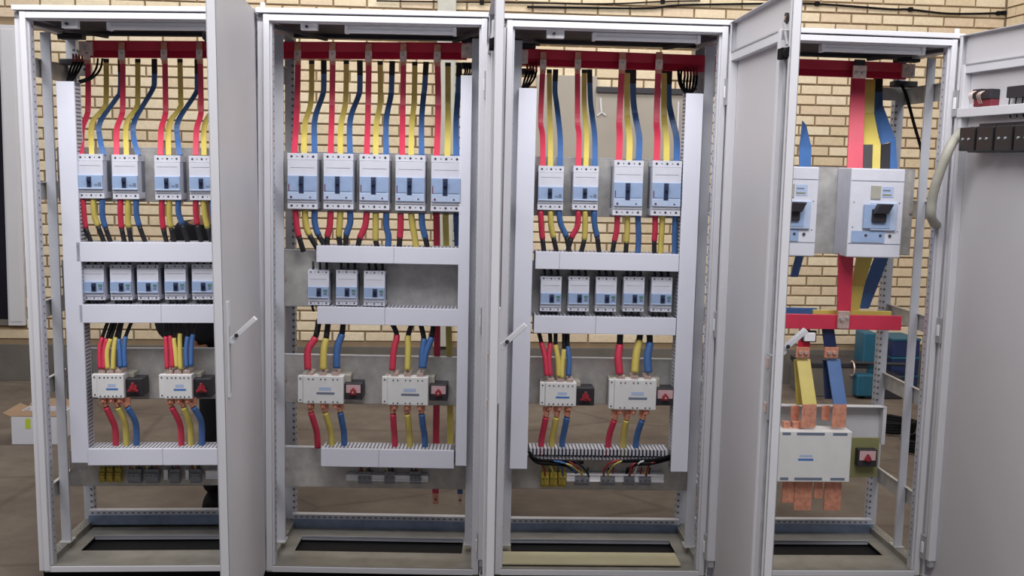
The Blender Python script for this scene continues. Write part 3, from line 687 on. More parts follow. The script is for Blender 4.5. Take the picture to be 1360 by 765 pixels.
def upper(k, who, rpts, ypts, bpts, wd, bb, rd=True):
    g = 'flexible busbars in the %s' % CN[k]
    def dd(p, d0):
        y0, y1 = p[0][1], p[-1][1]; out = []
        for i, (x, y) in enumerate(p):
            t = (y-y0)/(y1-y0); t = max(0, (t-.45)/.55); t = t*t*(3-2*t); out.append((x, y, d0+(TD-d0)*t))
        return out
    if len(rpts) == 2: rpts = [rpts[0], ((rpts[0][0]*.4+rpts[1][0]*.6), 150), rpts[1]]
    strip(k, dd(rpts, RD), 'r', wd, 'red flat strip from main bar to the %s' % who, None, True, group=g)
    strip(k, dd(ypts, YD), 'y', wd*.95, 'yellow flat strip from main bars to the %s' % who, ypts[0][1]+5, group=g)
    strip(k, dd(bpts, BLD), 'b', wd, 'blue flat strip from main bars to the %s' % who, bb, group=g)
W1 = ['%s upper breaker of the %s' % (ORD[i], CN[0]) for i in range(4)]
upper(0, W1[0], [(117,77),(117,140),(115,155),(109,172),(108,206)], [(141,78),(141,130),(138,143),(122,165),(122,206)], [(160,78),(160,118),(155,130),(133,162),(133,185),(138,206)], .0195, 96)
upper(0, W1[1], [(163,77),(163,140),(161,155),(155,172),(155,206)], [(183,78),(183,130),(181,143),(168,165),(168,206)], [(205,78),(205,106),(202,120),(179,160),(178,185),(184,206)], .0195, 98)
upper(0, W1[2], [(219,77),(220,140),(219,155),(214,172),(213,206)], [(239,78),(240,130),(239,143),(225,165),(224,206)], [(262,78),(262,110),(260,124),(237,160),(236,185),(239,206)], .0195, 98)
upper(0, W1[3], [(266,77),(267,140),(266,155),(261,172),(260,206)], [(290,78),(289,130),(285,143),(272,165),(271,206)], [(305,78),(306,118),(302,130),(284,160),(283,206)], .0195, 98)
W2 = ['%s tall breaker of the %s' % (ORD[i], CN[1]) for i in range(5)]
upper(1, W2[0], [(396,78),(394.5,140),(391,206)], [(414,80),(413,135),(405,165),(404,206)], [(430,80),(430,116),(428,128),(418,160),(418,206)], .0205, 98)
upper(1, W2[1], [(442,78),(441,140),(439,206)], [(460,80),(459,135),(453,165),(452,206)], [(478,80),(478,116),(476,128),(465,160),(465,206)], .0205, 100)
upper(1, W2[2], [(490,79),(489,140),(487,206)], [(505,81),(505,135),(500,165),(499,206)], [(521,81),(520,116),(519,128),(513,160),(513,206)], .0205, 100)
upper(1, W2[3], [(536,79),(535,140),(534,206)], [(551,82),(550,135),(547,165),(546,206)], [(566,82),(564,116),(562.5,128),(560,160),(560,206)], .0205, 100)
upper(1, W2[4], [(581,80),(582,140),(580,208)], [(595,83),(595,135),(595,165),(594,208)], [(610,83),(609,116),(608,128),(606,160),(606,208)], .0215, 102)
W3 = ['%s upper breaker of the %s' % (ORD[i], CN[2]) for i in range(4)]
upper(2, W3[0], [(721,90),(719,130),(718,163),(720.5,181),(721,223)], [(729.5,92),(730,140),(731,180),(731,223)], [(738,92),(737,120),(739.5,140),(744,183),(743.5,223)], .0195, 108)
upper(2, W3[1], [(767,90),(767,130),(767,163),(769,181),(768,223)], [(776,92),(776,140),(779,180),(778,223)], [(783,92),(784,130),(786,150),(790,183),(790,223)], .0195, 110)
upper(2, W3[2], [(826,90),(824,130),(822.5,163),(823,181),(822,215)], [(833,92),(833,153),(836,183),(835.5,215)], [(841,92),(841,131),(844,155),(849,183),(848,215)], .0225, 111)
upper(2, W3[3], [(874.5,90),(873,130),(872,163),(873,181),(872,215)], [(882,92),(882,153),(885,183),(885,215)], [(889,92),(888,131),(892,155),(898.5,183),(898.5,215)], .0225, 112)
def lower(k, rows, r, d0=.165, d1=.19):
    for who, c, pts, bf in rows:
        n_ = len(pts); P = [(x, y, d0+(d1-d0)*i/(n_-1)) for i, (x, y) in enumerate(pts)]
        cable(k, P, c, r, '%s cable leaving the bottom of the %s' % (COL[c][1], who), bf, group='cables under the upper-row breakers')
lower(0, [(W1[0],'r',[(110,264),(111.5,285),(114,303),(122,324)],2),(W1[0],'y',[(124,264),(125,285),(130,300),(139,324)],2),(W1[0],'b',[(136,264),(136,285),(140,302),(148,324)],2),
 (W1[1],'r',[(160,264),(160,285),(161.5,303),(166,324)],2),(W1[1],'y',[(170,264),(170,285),(171,302),(175,324)],2),(W1[1],'b',[(181,264),(181,282),(185,300),(194,324)],2),
 (W1[2],'r',[(215,265),(215,285),(217,304),(222,324)],2),(W1[2],'y',[(225,265),(225,285),(227,302),(232,324)],2),(W1[2],'b',[(237,265),(237,282),(242,298),(250,324)],2),
 (W1[3],'r',[(260,266),(260,280),(262,298),(268,324)],2),(W1[3],'y',[(270,266),(272,285),(276,303),(282,324)],2),(W1[3],'b',[(281,266),(283,285),(285,303),(290,324)],2)], .0105)
lower(1, [(W2[0],'r',[(392,279),(394,300),(397,314),(403,334)],2),(W2[0],'y',[(405,279),(406,298),(411,312),(422,331)],2),(W2[0],'b',[(418,280),(418,295),(423,312),(435,331)],2),
 (W2[1],'r',[(439,281),(438,300),(435,314),(434,331)],2),(W2[1],'y',[(452,281),(451,300),(450,314),(453,331)],2),(W2[1],'b',[(465,281),(465,296),(460,312),(459,331)],2),
 (W2[2],'r',[(487,282),(485,300),(478,316),(475,331)],2),(W2[2],'y',[(499,283),(499,300),(499,319),(502,331)],2),(W2[2],'b',[(513,283),(513,300),(516,314),(515,331)],None),
 (W2[3],'r',[(532,284),(532,300),(531,316),(530,331)],2),(W2[3],'y',[(546,284),(548,300),(551,316),(553,331)],None),(W2[3],'b',[(560,284),(561,300),(565,316),(568,331)],2)], .0115)
lower(2, [(W3[0],'r',[(718,280),(719,300),(720.5,317),(723,338)],2),(W3[0],'y',[(731,280),(732,300),(735,315),(740,338)],2),(W3[0],'b',[(742,280),(745,298),(752,314),(757,338)],2),
 (W3[1],'r',[(768,280),(767,300),(759,316),(753,338)],2),(W3[1],'y',[(777,280),(777,300),(776,318),(771,338)],2),(W3[1],'b',[(789,280),(790,300),(793,314),(796,338)],2),
 (W3[2],'r',[(820,284),(819,306),(816,320),(813,338)],2),(W3[2],'y',[(833,284),(833,306),(832,322),(831,338)],2),(W3[2],'b',[(847,284),(848,306),(848,320),(847,338)],None),
 (W3[3],'r',[(870,284),(870,306),(869,320),(869,338)],2),(W3[3],'y',[(880,284),(879,306),(878,320),(877,338)],None),(W3[3],'b',[(897,284),(896,306),(896,320),(896,338)],None)], .0105)
# the three long strips of the fifth tall breaker run right down behind the ducts
GG = 'long flat strips down the right of the second cabinet'
strip(1, [(579,286,.2),(580,300,.262),(580.5,450,.262),(579,600,.262),(578.5,655,.262)], 'r', .024, 'long red flat strip running down behind the ducts at the right of the second cabinet', group=GG, endlug='cop')
strip(1, [(592,286,.2),(592,300,.262),(596,440,.262),(598,560,.262),(597,612,.262)], 'y', .022, 'long yellow flat strip running down behind the ducts at the right of the second cabinet', group=GG)
strip(1, [(606,286,.2),(606,300,.262),(611,440,.262),(612,600,.262),(611,656,.262)], 'b', .02, 'long blue flat strip running down beside the right upright duct of the second cabinet', group=GG, endlug='tin')
def swc(k, who, rows, r):
    for c, pts, bf, nth in rows:
        n_ = len(pts); P = [(x, y, .185-(.045)*i/(n_-1)) for i, (x, y) in enumerate(pts)]
        cable(k, P, c, r if len(nth) < 20 else r, '%s%s cable coming down onto the %s' % (nth, COL[c][1], who), bf, group='cables above the changeover switches')
S1 = ['left changeover switch of the leftmost cabinet', 'right changeover switch of the leftmost cabinet', 'left changeover switch of the second cabinet', 'right changeover switch of the second cabinet', 'small changeover switch of the third cabinet', 'large changeover switch of the third cabinet']
swc(0, S1[0], [('r',[(144,425),(136,448),(132,465),(133,490)],-1,'left-hand '),('r',[(150,425),(142,450),(138,468),(138,490)],-1,'right-hand '),('y',[(155,425),(147,450),(142,468),(143,490)],-1,'left-hand '),('y',[(161,425),(154,448),(151,466),(150,491)],-1,'right-hand '),('b',[(163,425),(158,450),(159,468),(160,488)],-1,'left-hand '),('b',[(176,425),(167,447),(165,465),(166,488)],-1,'right-hand ')], .0085)
swc(0, S1[1], [('r',[(222,425),(220,447),(221,467),(222,490)],-1,'left-hand '),('r',[(228,425),(226,446),(228,467),(229,488)],-1,'right-hand '),('y',[(235,425),(231,449),(233,467),(235,488)],-1,'left-hand '),('y',[(241,425),(239,443),(239,466),(240,491)],-1,'right-hand '),('b',[(251,425),(249,447),(247,467),(248,488)],-1,'left-hand '),('b',[(259,425),(256,444),(254,466),(254,486)],-1,'right-hand ')], .0085)
swc(1, S1[2], [('r',[(424,424),(419,448),(409,465),(409,491)],-1,'thick '),('y',[(436,428),(433,450),(430,465),(429,491)],-1,''),('b',[(456,428),(454,444),(448,462),(447,489)],-1,'')], .013)
swc(1, S1[3], [('r',[(520,428),(527,445),(523,465),(521,492)],-1,''),('y',[(548,428),(542,446),(542,465),(541,492)],-1,''),('b',[(558,428),(563,450),(561,468),(560,489)],-1,'left-hand '),('b',[(576,428),(573,448),(566,468),(562,489)],-1,'right-hand ')], .0115)
swc(2, S1[4], [('r',[(715,438),(719,455),(724,475),(726,499)],-1,'left-hand '),('r',[(730,438),(731,456),(729,475),(731,499)],-1,'right-hand '),('y',[(738,438),(738,458),(741,478),(742,500)],-1,'left-hand '),('y',[(749,438),(749,464),(747,482),(746,502)],-1,'right-hand '),('b',[(754,438),(754,460),(756,478),(755,499)],-1,'')], .0095)
swc(2, S1[5], [('r',[(824,438),(823,458),(821,475),(823,497)],-1,''),('y',[(851,438),(849,452),(845,472),(843,495)],-1,''),('b',[(862,438),(863,455),(860,474),(861,495)],-1,'')], .0145)
def below(k, who, rows, r):
    for c, pts in rows:
        n_ = len(pts); P = [(x, y, .15+(.045)*i/(n_-1)) for i, (x, y) in enumerate(pts)]
        cable(k, P, c, r, '%s cable hanging from the bottom of the %s' % (COL[c][1], who), None, group='cables under the changeover switches', lugtop=True)
below(0, S1[0], [('r',[(141,541),(148,556),(153,570),(154,600)]),('y',[(157,541),(164,556),(167,570),(168,600)]),('b',[(169,541),(177,554),(181,568),(181,600)])], .0115)
below(0, S1[1], [('r',[(228,541),(236,556),(240,570),(241,600)]),('y',[(244,541),(250,556),(253,570),(254,600)]),('b',[(257,541),(265,554),(268,568),(268,600)])], .0115)
below(1, S1[2], [('r',[(413,548),(418,564),(421,576),(422,594)]),('y',[(432,548),(437,564),(440,578),(441,606)]),('b',[(452,548),(455,564),(457,578),(457,606)])], .0115)
below(1, S1[3], [('r',[(522,550),(523,568),(524,580),(525,606)]),('y',[(541,550),(543,568),(544,580),(545,606)]),('b',[(560,550),(562,568),(564,580),(565,606)])], .0115)
below(2, S1[4], [('r',[(725,554),(722,570),(719,585),(718,604)]),('y',[(739,554),(736,570),(733,585),(732,604)]),('b',[(753,554),(750,570),(747,585),(746,604)])], .0115)
below(2, S1[5], [('r',[(816,558),(811,572),(808,586),(807,604)]),('y',[(832,558),(829,572),(828,586),(827,604)]),('b',[(853,558),(848,572),(845,586),(844,604)])], .0115)
# ================================================================== CHANGEOVER SWITCHES
def switch(k, x0, x1, y0, y1, tx, hx0, hx1, hy0, hy1, hstyle, label, backpx=6, print_=M['lblue']):
    fd = .125
    a = at(k, x0, y0, fd); b = at(k, x1, y1, fd); t0 = at(k, tx, y0, fd)
    xa, xb, z1, z0 = a.x, b.x, a.z, b.z; w_ = xb-xa; h_ = z1-z0
    T = Thing('changeover_switch', k, ((xa+xb)/2, PLD, z0), label, 'switch', 'changeover switches')
    T.part('switch_body', MB().box(xa, xb, fd, fd+.05, z0, z1, M['sw']), bevel=.003)
    T.part('rear_body', MB().box(t0.x+.004, xb+.02, fd+.05, PLD, z0+.006, z1-.004, M['swd']), bevel=.003)
    T.part('side_flange', MB().box(t0.x, xa, fd+.006, fd+.03, z0+.002, z1-.002, M['sw']), bevel=.002)
    mb = MB()
    for zz in (z1-.012, z0+.008):
        for i in range(3):
            for j in range(2): mb.cyl((xa+w_*(.2+.3*i)+(j-.5)*.016, fd-.0002, zz), (0,-1,0), .0028, .0012, M['dot'], 6)
    for zz in (z1-.012, z0+.012): mb.cyl((t0.x+(xa-t0.x)*.5, fd+.006, zz), (0,-1,0), .003, .0012, M['dot'], 8)
    T.part('cover_screw', mb)['kind'] = 'stuff'
    mb = MB(); mb.box(xa+w_*.34, xa+w_*.78, fd-.0006, fd+.001, z0+h_*.34, z0+h_*.42, print_); mb.box(xa+w_*.4, xa+w_*.7, fd-.0006, fd+.001, z0+h_*.48, z0+h_*.6, M['lpale']); T.part('maker_print', mb)
    for i in range(3):
        xx = xa+w_*(.17+.31*i)
        mb = MB(); mb.box(xx-.012, xx+.012, fd+.008, fd+.07, z1-.002, z1+.013, M['tin']); mb.cyl((xx, fd+.02, z1+.012), (0,0,1), .007, .008, M['galv'], 6); T.part('top_terminal', mb, bevel=.001)
        mb = MB(); mb.box(xx-.01, xx+.01, fd+.01, fd+.04, z0-.02, z0+.002, M['cop']); mb.cyl((xx, fd+.01, z0-.012), (0,-1,0), .0055, .006, M['cop'], 6); T.part('bottom_terminal', mb, bevel=.001)
    p = at(k, hx0, hy0, fd+.02); q = at(k, hx1, hy1, fd+.02)
    hb = T.part('handle_box', MB().box(p.x, q.x, fd+.02, PLD-.01, q.z, p.z, M['dark']), bevel=.003)
    cx, cz = (p.x+q.x)/2, (p.z+q.z)/2; hw = q.x-p.x; hh = p.z-q.z
    def sub(nm, mb, **kw): return T.part(nm, mb, parent=hb, **kw)
    if hstyle == 'pink': sub('label_plate', MB().box(p.x+.006, q.x-.006, fd+.0185, fd+.021, q.z+hh*.42, p.z-.005, M['pink']), label='pale pink plate')
    mb = MB(); mb.cyl((cx, fd+.02, cz), (0,-1,0), .014 if hstyle != 'pink' else .011, .014, M['knob'], 14)
    if hstyle != 'pink':
        for a_ in (90, 210, 330):
            mb.beam((cx, fd+.006, cz), (cx+.021*math.cos(math.radians(a_)), fd+.008, cz+.021*math.sin(math.radians(a_))), .009, .008, M['knob'])
    else:
        mb.hexa([(cx-.014,fd+.012,cz-.012),(cx+.014,fd+.012,cz-.012),(cx+.014,fd+.02,cz-.012),(cx-.014,fd+.02,cz-.012),(cx-.003,fd+.012,cz+.014),(cx+.003,fd+.012,cz+.014),(cx+.003,fd+.02,cz+.014),(cx-.003,fd+.02,cz+.014)], M['knob'])
    sub('rotary_knob', mb, bevel=.0015, label='red knob')
    sub('knob_screw', MB().cyl((cx, fd+.007, cz), (0,-1,0), .004, .003, M['tin'], 8))
    return T
switch(0, 128, 165, 497, 529, 120.5, 165.5, 190, 503, 527, 'black', 'white changeover switch with black knob box, left one in the leftmost cabinet')
switch(0, 217.5, 255.5, 497.5, 530, 210, 256, 281, 503, 528, 'black', 'white changeover switch with black knob box, right one in the leftmost cabinet')
switch(1, 402, 456, 499, 537, 395, 457.5, 481, 509, 531, 'pink', 'white changeover switch with pale knob plate, left one in the second cabinet', print_=M['lgrey'])
switch(1, 514.5, 568.5, 500.5, 539, 507, 570.5, 594, 510.5, 532.5, 'pink', 'white changeover switch with pale knob plate, right one in the second cabinet', print_=M['lgrey'])
switch(2, 724.5, 765, 508, 540, 717.5, 765.5, 789, 515, 539, 'black', 'small white changeover switch with black knob box at the left of the third cabinet')
switch(2, 816.5, 871, 504, 545, 809.5, 871.5, 895, 516, 539, 'pink', 'larger white changeover switch with pale knob plate at the right of the third cabinet', print_=M['lgrey'])
# ================================================================== TERMINAL BLOCKS
def terminals(k, items):
    cnts = {}
    for (x0, x1, y0, y1, kind) in items:
        fd = PLD-.045
        a = at(k, x0, y0, fd); b = at(k, x1, y1, fd); i = cnts.get(kind, 0); cnts[kind] = i+1
        if kind == 'w':
            solo('din_rail', k, ((a.x+b.x)/2, PLD, b.z), MB().box(a.x, b.x, PLD-.034, PLD-.002, b.z, a.z, M['white']).box(a.x, b.x, PLD-.038, PLD-.034, b.z, b.z+.006, M['white']).box(a.x, b.x, PLD-.038, PLD-.034, a.z-.006, a.z, M['white']), 'short white rail %s terminal blocks low in the %s' % ((['left of the narrow pair of','between the narrow pair of','right of'][i] if k == 0 else 'behind'), CN[k]), 'rail', bevel=.001); continue
        m_ = {'e': 'ygrn', 'g': 'tgrey'}[kind]
        lab = '%s, %s of its kind low in the %s' % ({'e': 'yellow-green earth terminal block', 'g': 'grey terminal block with wires'}[kind], ORD[i], CN[k])
        T = Thing('terminal_block', k, ((a.x+b.x)/2, PLD, b.z), lab, 'terminal', 'terminal blocks')
        T.part('block_body', MB().box(a.x, b.x, fd+.01, PLD-.016, b.z, a.z-.012, M[m_]).box(a.x+.001, b.x-.001, fd, fd+.012, b.z+.012, a.z-.026, M[m_]), bevel=.0015)
        nn = 3 if x1-x0 > 14 else 2
        for j in range(nn):
            xx = a.x+(b.x-a.x)*(j+.5)/nn
            T.part('clamp_screw', MB().cyl((xx, fd-.0003, a.z-.034), (0,-1,0), .0025, .001, M['dot'], 6))
            cm = [M['knob'], M['yel'], M['blk']][(j+i) % 3] if kind == 'g' else M['ygrn']
            T.part('wire', MB().tube(spline([(xx, fd+.016, a.z-.014), (xx, fd+.012, a.z-.002), (xx+.004, fd+.02, a.z+.012)]), .003, cm, 6))
terminals(0, [(130,138.5,619,642,'e'),(140,149,619,642,'e'),(151,160,619,642,'e'),(168,187,620,643,'g'),(191,210,620,643,'g'),(224,238,620,643,'g'),(251,266,620,643,'g'),(216,222,625,638,'w'),(245,250,625,638,'w'),(272,292,626,637,'w')])
terminals(1, [(459,568,631,641,'w'),(475,493,623,644,'g'),(510,524,623,644,'g'),(544,559,623,644,'g')])
terminals(2, [(719,729,624,648,'e'),(731,740,624,648,'e'),(742,752,624,648,'e'),(753,882,630,642,'w'),(764,783,627,646,'g'),(798,817,627,646,'g'),(829,843,627,646,'g'),(849,865,627,646,'g')])
# black wire looms spilling from the open duct of the third cabinet, one thing each
def wires(name, k, lab, paths, base, cat='wiring'):
    T = Thing(name, k, at(k, *base), lab, cat)
    for pts, m_, r in paths: T.part('wire', MB().tube(spline([at(k, *p) for p in pts], 5), r, M[m_], 6), smooth=True)
    return T
wires('wire_loom', 2, 'black, blue and yellow wires curving from the left end of the third cabinet\'s open duct',
  [([(703,600,.15),(712,610,.12),(745,613,.12),(775,614,.125)], 'rub', .006), ([(703,604,.15),(715,615,.115),(750,618,.12),(765,628,.17)], 'rub', .005), ([(740,612,.12),(762,612,.11),(778,625,.14),(782,633,.18)], 'blk', .004),
   ([(745,614,.115),(758,618,.11),(770,627,.14),(775,633,.18)], 'yel', .0035), ([(735,612,.115),(752,616,.11),(766,628,.15)], 'lblue', .0035), ([(718,614,.115),(722,622,.13),(724,632,.18)], 'knob', .004), ([(728,615,.115),(733,622,.13),(736,632,.18)], 'yel', .004), ([(742,616,.115),(746,622,.13),(748,632,.18)], 'blu', .004),
   ([(752,611,.115),(764,618,.11),(772,630,.16)], 'knob', .003)], (740,612,.12))
wires('wire_loom', 2, 'black wires with red and yellow ends at the right of the third cabinet\'s open duct',
  [([(889,606,.15),(870,611,.12),(840,612,.12),(815,613,.12)], 'rub', .007), ([(889,610,.15),(865,616,.115),(842,618,.12),(832,628,.17)], 'rub', .0055), ([(822,611,.11),(810,615,.11),(802,625,.14),(802,632,.18)], 'knob', .0045),
   ([(826,612,.11),(816,617,.11),(808,627,.15),(808,633,.18)], 'yel', .0035), ([(870,613,.12),(862,618,.12),(858,632,.18)], 'knob', .0045), ([(845,614,.12),(838,620,.12),(836,632,.18)], 'knob', .0045), ([(855,612,.11),(848,616,.11),(842,632,.18)], 'white', .003)], (850,612,.12))
# control-wire tufts under the bar ends
def tuft(k, px, py, n_, spread, drop, tgt, lab):
    ps = []
    for i in range(n_):
        x = px+spread*(i/(n_-1)-.5)
        ps.append(([(x,py,.315),(x+.5,py+drop*.4,.30)], 'knob', .0042))
        ps.append(([(x+.5,py+drop*.4,.30),(x+(tgt[0]-px)*.35,py+drop*.8,.28),(tgt[0]+(x-px)*.5,tgt[1],.2)], 'rub', .0042))
    wires('control_wires', k, lab, ps, (px, py, .31))
tuft(0, 103, 72, 4, 12, 26, (92,108), 'red and black control wires under the left end of the left main bar')
tuft(2, 706, 83, 4, 12, 28, (697,117), 'tuft of red-tipped black wires under the left end of the right main bar')
tuft(2, 917, 89, 5, 16, 30, (915,124), 'tuft of red-tipped black wires above the right upright duct of the third cabinet')
wires('control_wires', 0, 'two black wires curving from the left main bar to the left upright duct', [([(130,78,.3),(128,90,.27),(120,102,.22),(104,108,.2)],'rub',.004), ([(136,78,.3),(133,92,.27),(122,104,.22),(106,110,.2)],'rub',.004)], (130,78,.3))
wires('control_wires', 1, 'black wires at the right end of the left main bar in the second cabinet', [([(616+i*3.5,84,.3),(618+i*3,94,.27),(615+i*2.5,104,.2)],'rub',.0035) for i in range(4)], (618,84,.3))
wires('control_wires', 2, 'black loop of wires hanging left of the right upright duct in the third cabinet', [([(901,93,.3),(903,112,.26),(912,124,.22),(920,118,.2)],'rub',.005), ([(905,93,.3),(905,110,.26),(914,121,.22),(922,117,.2)],'rub',.004)], (903,95,.3))
wires('control_wires', 3, 'single dark wire slanting down from the right end of the right main bar', [([(1197,112,.33),(1204,128,.33),(1214,165,.34),(1224,200,.35),(1228,225,.36)],'rub',.006)], (1197,112,.33))
# ================================================================== MAIN BUSBARS
def busbar(ka, pa, kb, pb, lab, dep=.322, hgt=.062, m='red2', thick=.012, name='main_busbar', zoff=0):
    A = CM[ka] @ at(ka, *pa, dep); B = CM[kb] @ at(kb, *pb, dep); A.z += zoff; B.z += zoff
    L = (B-A).length; dx = (B-A).normalized(); up = Vector((0,0,1)); ny = up.cross(dx).normalized(); up = dx.cross(ny)
    Mx = Matrix.Translation((A+B)/2) @ Matrix((dx, ny, up)).transposed().to_4x4()
    T = Thing(name, None, (0,0,0), lab, 'busbar'); T.o.matrix_world = Mx
    mb = MB(); h = hgt/2
    mb.box(-L/2, L/2, 0, thick, -h*.2, h, M[m])
    mb.hexa([(-L/2,-.012,-h),(L/2,-.012,-h),(L/2,thick,-h),(-L/2,thick,-h),(-L/2,-.001,-h*.2),(L/2,-.001,-h*.2),(L/2,thick,-h*.2),(-L/2,thick,-h*.2)], M[m])
    T.part('bar_sleeve', mb, bevel=.002)
    return T, L
TA, LA = busbar(0, (114,65), 1, (620,68), 'long red-sleeved main busbar across the tops of the two left cabinets')
for nm, mm, dd_, lb in (('main_busbar','yel',.372,'yellow'),('main_busbar','blu',.422,'blue')):
    busbar(0, (118,63), 1, (616,66), '%s main busbar behind the red one in the two left cabinets' % lb, dd_, .05, mm, .01, zoff=-.004)
    busbar(2, (697,74), 3, (1190,91), '%s main busbar behind the red one in the two right cabinets' % lb, dd_, .05, mm, .01, zoff=-.004)
TB, LB = busbar(2, (690,75.5), 3, (1203,94.5), 'long red-sleeved main busbar across the tops of the two right cabinets')
for T, L in ((TA, LA), (TB, LB)):
    for s in (-1, 1):
        mb = MB(); mb.box(s*L/2-.02, s*L/2+.03, -.016, .004, -.026, .026, M['tin']); mb.cyl((s*L/2, -.016, .004), (0,-1,0), .008, .006, M['galv'], 6); mb.cyl((s*L/2+s*.02, -.016, -.012), (0,-1,0), .006, .005, M['galv'], 6)
        T.part('end_joint', mb, bevel=.002, label='tinned joint plate')
def insul(k, px, py, lab, w_=.07):
    a = at(k, px, py, .36)
    T = Thing('busbar_support', k, (a.x, .36, a.z-.05), lab, 'bracket')
    T.part('upper_holder', MB().box(a.x-w_/2, a.x+w_/2, .335, .385, a.z+.034, a.z+.054, M['dark']).box(a.x-.02, a.x+.02, .34, .38, a.z+.054, a.z+.066, M['inner']), bevel=.004)
    T.part('lower_holder', MB().box(a.x-w_/2, a.x+w_/2, .345, .40, a.z-.058, a.z-.036, M['dark']), bevel=.004)
insul(0, 96, 65, 'dark clamp-shaped support under the left end of the left main bar', .09)
insul(1, 622, 70, 'dark support holding the right end of the left main bar', .05)
insul(2, 700, 78, 'dark support holding the left end of the right main bar', .06)
insul(3, 1203, 95, 'dark support holding the right end of the right main bar', .09)
# beige cross member carrying the supports in each cabinet end
for k, (px, py, x0, x1) in ((0,(95,92,-.385,-.3)),(3,(1215,126,.2,.385))):
    a = at(k, px, py, .44); solo('support_crosspiece', k, ((x0+x1)/2, .45, a.z-.03), MB().box(x0, x1, .44, .46, a.z-.024, a.z+.024, M['galv']).cyl((x1-.02 if k == 0 else x0+.02, .44, a.z), (0,-1,0), .007, .004, M['dot'], 8), 'short galvanised crosspiece carrying the busbar support in the %s' % CN[k], 'bracket')
# ================================================================== RIGHT-HAND CABINET COPPERWORK
def slab(name, k, quad, d, th, m_, lab, cat='busbar strip', parts=(), d2=None, parent=None):
    """quad: pixel corners tl, tr, br, bl at depth d (top) and d2 (bottom)"""
    d2 = d if d2 is None else d2
    q = [at(k, *quad[0], d), at(k, *quad[1], d), at(k, *quad[2], d2), at(k, *quad[3], d2)]
    y = Vector((0, th, 0))
    P = [q[3], q[2], q[2]+y, q[3]+y, q[0], q[1], q[1]+y, q[0]+y]
    if parent: parent.part(name, MB().hexa(P, M[m_]), bevel=.001); return parent
    base = (q[2]+q[3])/2
    T = Thing('wide_busbar', k, base, lab, cat)
    T.part(name, MB().hexa(P, M[m_]), bevel=.001)
    return T
T = slab('insulation', 3, [(1131,102),(1149.5,102),(1146,224),(1125,224)], .30, .008, 'red', 'wide red vertical busbar dropping from the main bar to the large breaker', d2=.17)
a = at(3, 1140, 103, .3); T.part('bolted_clamp', MB().box(a.x-.026, a.x+.026, a.y-.012, a.y-.001, a.z-.004, a.z+.044, M['tin']).cyl((a.x-.012, a.y-.012, a.z+.018), (0,-1,0), .007, .008, M['galv'], 6).cyl((a.x+.012, a.y-.012, a.z+.018), (0,-1,0), .007, .008, M['galv'], 6).box(a.x-.02, a.x+.02, a.y-.008, a.y, a.z+.044, a.z+.066, M['dark']), bevel=.001, label='tinned clamp with two bolts')
T = slab('insulation', 3, [(1148,105),(1163,105),(1161,150),(1147,150)], .36, .008, 'yel', 'wide yellow vertical busbar beside the red one, dropping to the large breaker', d2=.32)
slab('insulation', 3, [(1147,150),(1161,150),(1169,192),(1146,192)], .32, .008, 'yel', '', d2=.22, parent=T)
slab('insulation', 3, [(1159.5,192),(1170,192),(1169,224),(1158.5,224)], .22, .008, 'yel', '', d2=.17, parent=T)
slab('bare_copper', 3, [(1146.5,192),(1159,192),(1158,224),(1145.5,224)], .215, .006, 'dark', '', d2=.17, parent=T)
T = slab('insulation', 3, [(1161,122),(1172,122),(1173,140),(1160,152)], .40, .008, 'blu', 'wide blue vertical busbar bending right above the large breaker', d2=.36)
slab('insulation', 3, [(1160,150),(1173,140),(1190,186),(1171,192)], .36, .008, 'blu', '', d2=.26, parent=T)
slab('insulation', 3, [(1183,188),(1190,186),(1193,200),(1192,224)][:2]+[(1192,224),(1182,224)], .26, .008, 'blu', '', d2=.17, parent=T)
slab('heat_shrink_sleeve', 3, [(1161,104),(1173,104),(1172,123),(1161,123)], .41, .009, 'blk', '', d2=.4, parent=T)
slab('bare_copper', 3, [(1170,192),(1183,190),(1182,224),(1169,224)], .255, .006, 'dark', '', d2=.17, parent=T)
T = slab('insulation', 3, [(1066,160),(1071,166),(1078,196),(1062,196)], .34, .008, 'blu', 'blue busbar bending down onto the half-hidden large breaker', d2=.24)
slab('insulation', 3, [(1062,196),(1078,196),(1077,224),(1062,224)], .24, .008, 'blu', '', d2=.17, parent=T)
slab('insulation', 3, [(1114,336),(1134,336),(1130,414),(1112,414)], .17, .008, 'red', 'wide red vertical busbar from the large breaker down to the lower red cross bar', d2=.2)
T = slab('insulation', 3, [(1139,336),(1161,336),(1148,380),(1131,380)], .18, .008, 'yel', 'wide yellow busbar slanting down from the large breaker to the lower cross bars', d2=.24)
slab('insulation', 3, [(1131,380),(1148,380),(1141,414),(1129,414)], .24, .008, 'yel', '', d2=.25, parent=T)
T = slab('insulation', 3, [(1164,336),(1183,336),(1162,390),(1144,390)], .18, .008, 'blu', 'wide blue busbar slanting down from the large breaker to the lower cross bars', d2=.27)
slab('insulation', 3, [(1144,390),(1162,390),(1154,410),(1143,410)], .27, .008, 'blu', '', d2=.28, parent=T)
slab('insulation', 3, [(1058,336),(1069,336),(1060,368),(1050,368)], .18, .008, 'blu', 'blue busbar slanting down under the half-hidden large breaker', d2=.25)
def hbar(quad, d, m_, lab, th=.01):
    q = [at(3, *quad[0], d), at(3, *quad[1], d)]
    x0 = q[0].x; x1 = q[1].x; z1 = (q[0].z+at(3, quad[1][0], quad[0][1], d).z)/2; z0 = at(3, (quad[0][0]+quad[1][0])/2, quad[1][1], d).z
    return solo('cross_busbar', 3, ((x0+x1)/2, d, z0), MB().box(x0, x1, d, d+th, z0, z1, M[m_]), lab, 'busbar', bevel=.002)
hbar([(1020,418),(1197,437.5)], .195, 'red', 'red horizontal cross bar low in the rightmost cabinet')
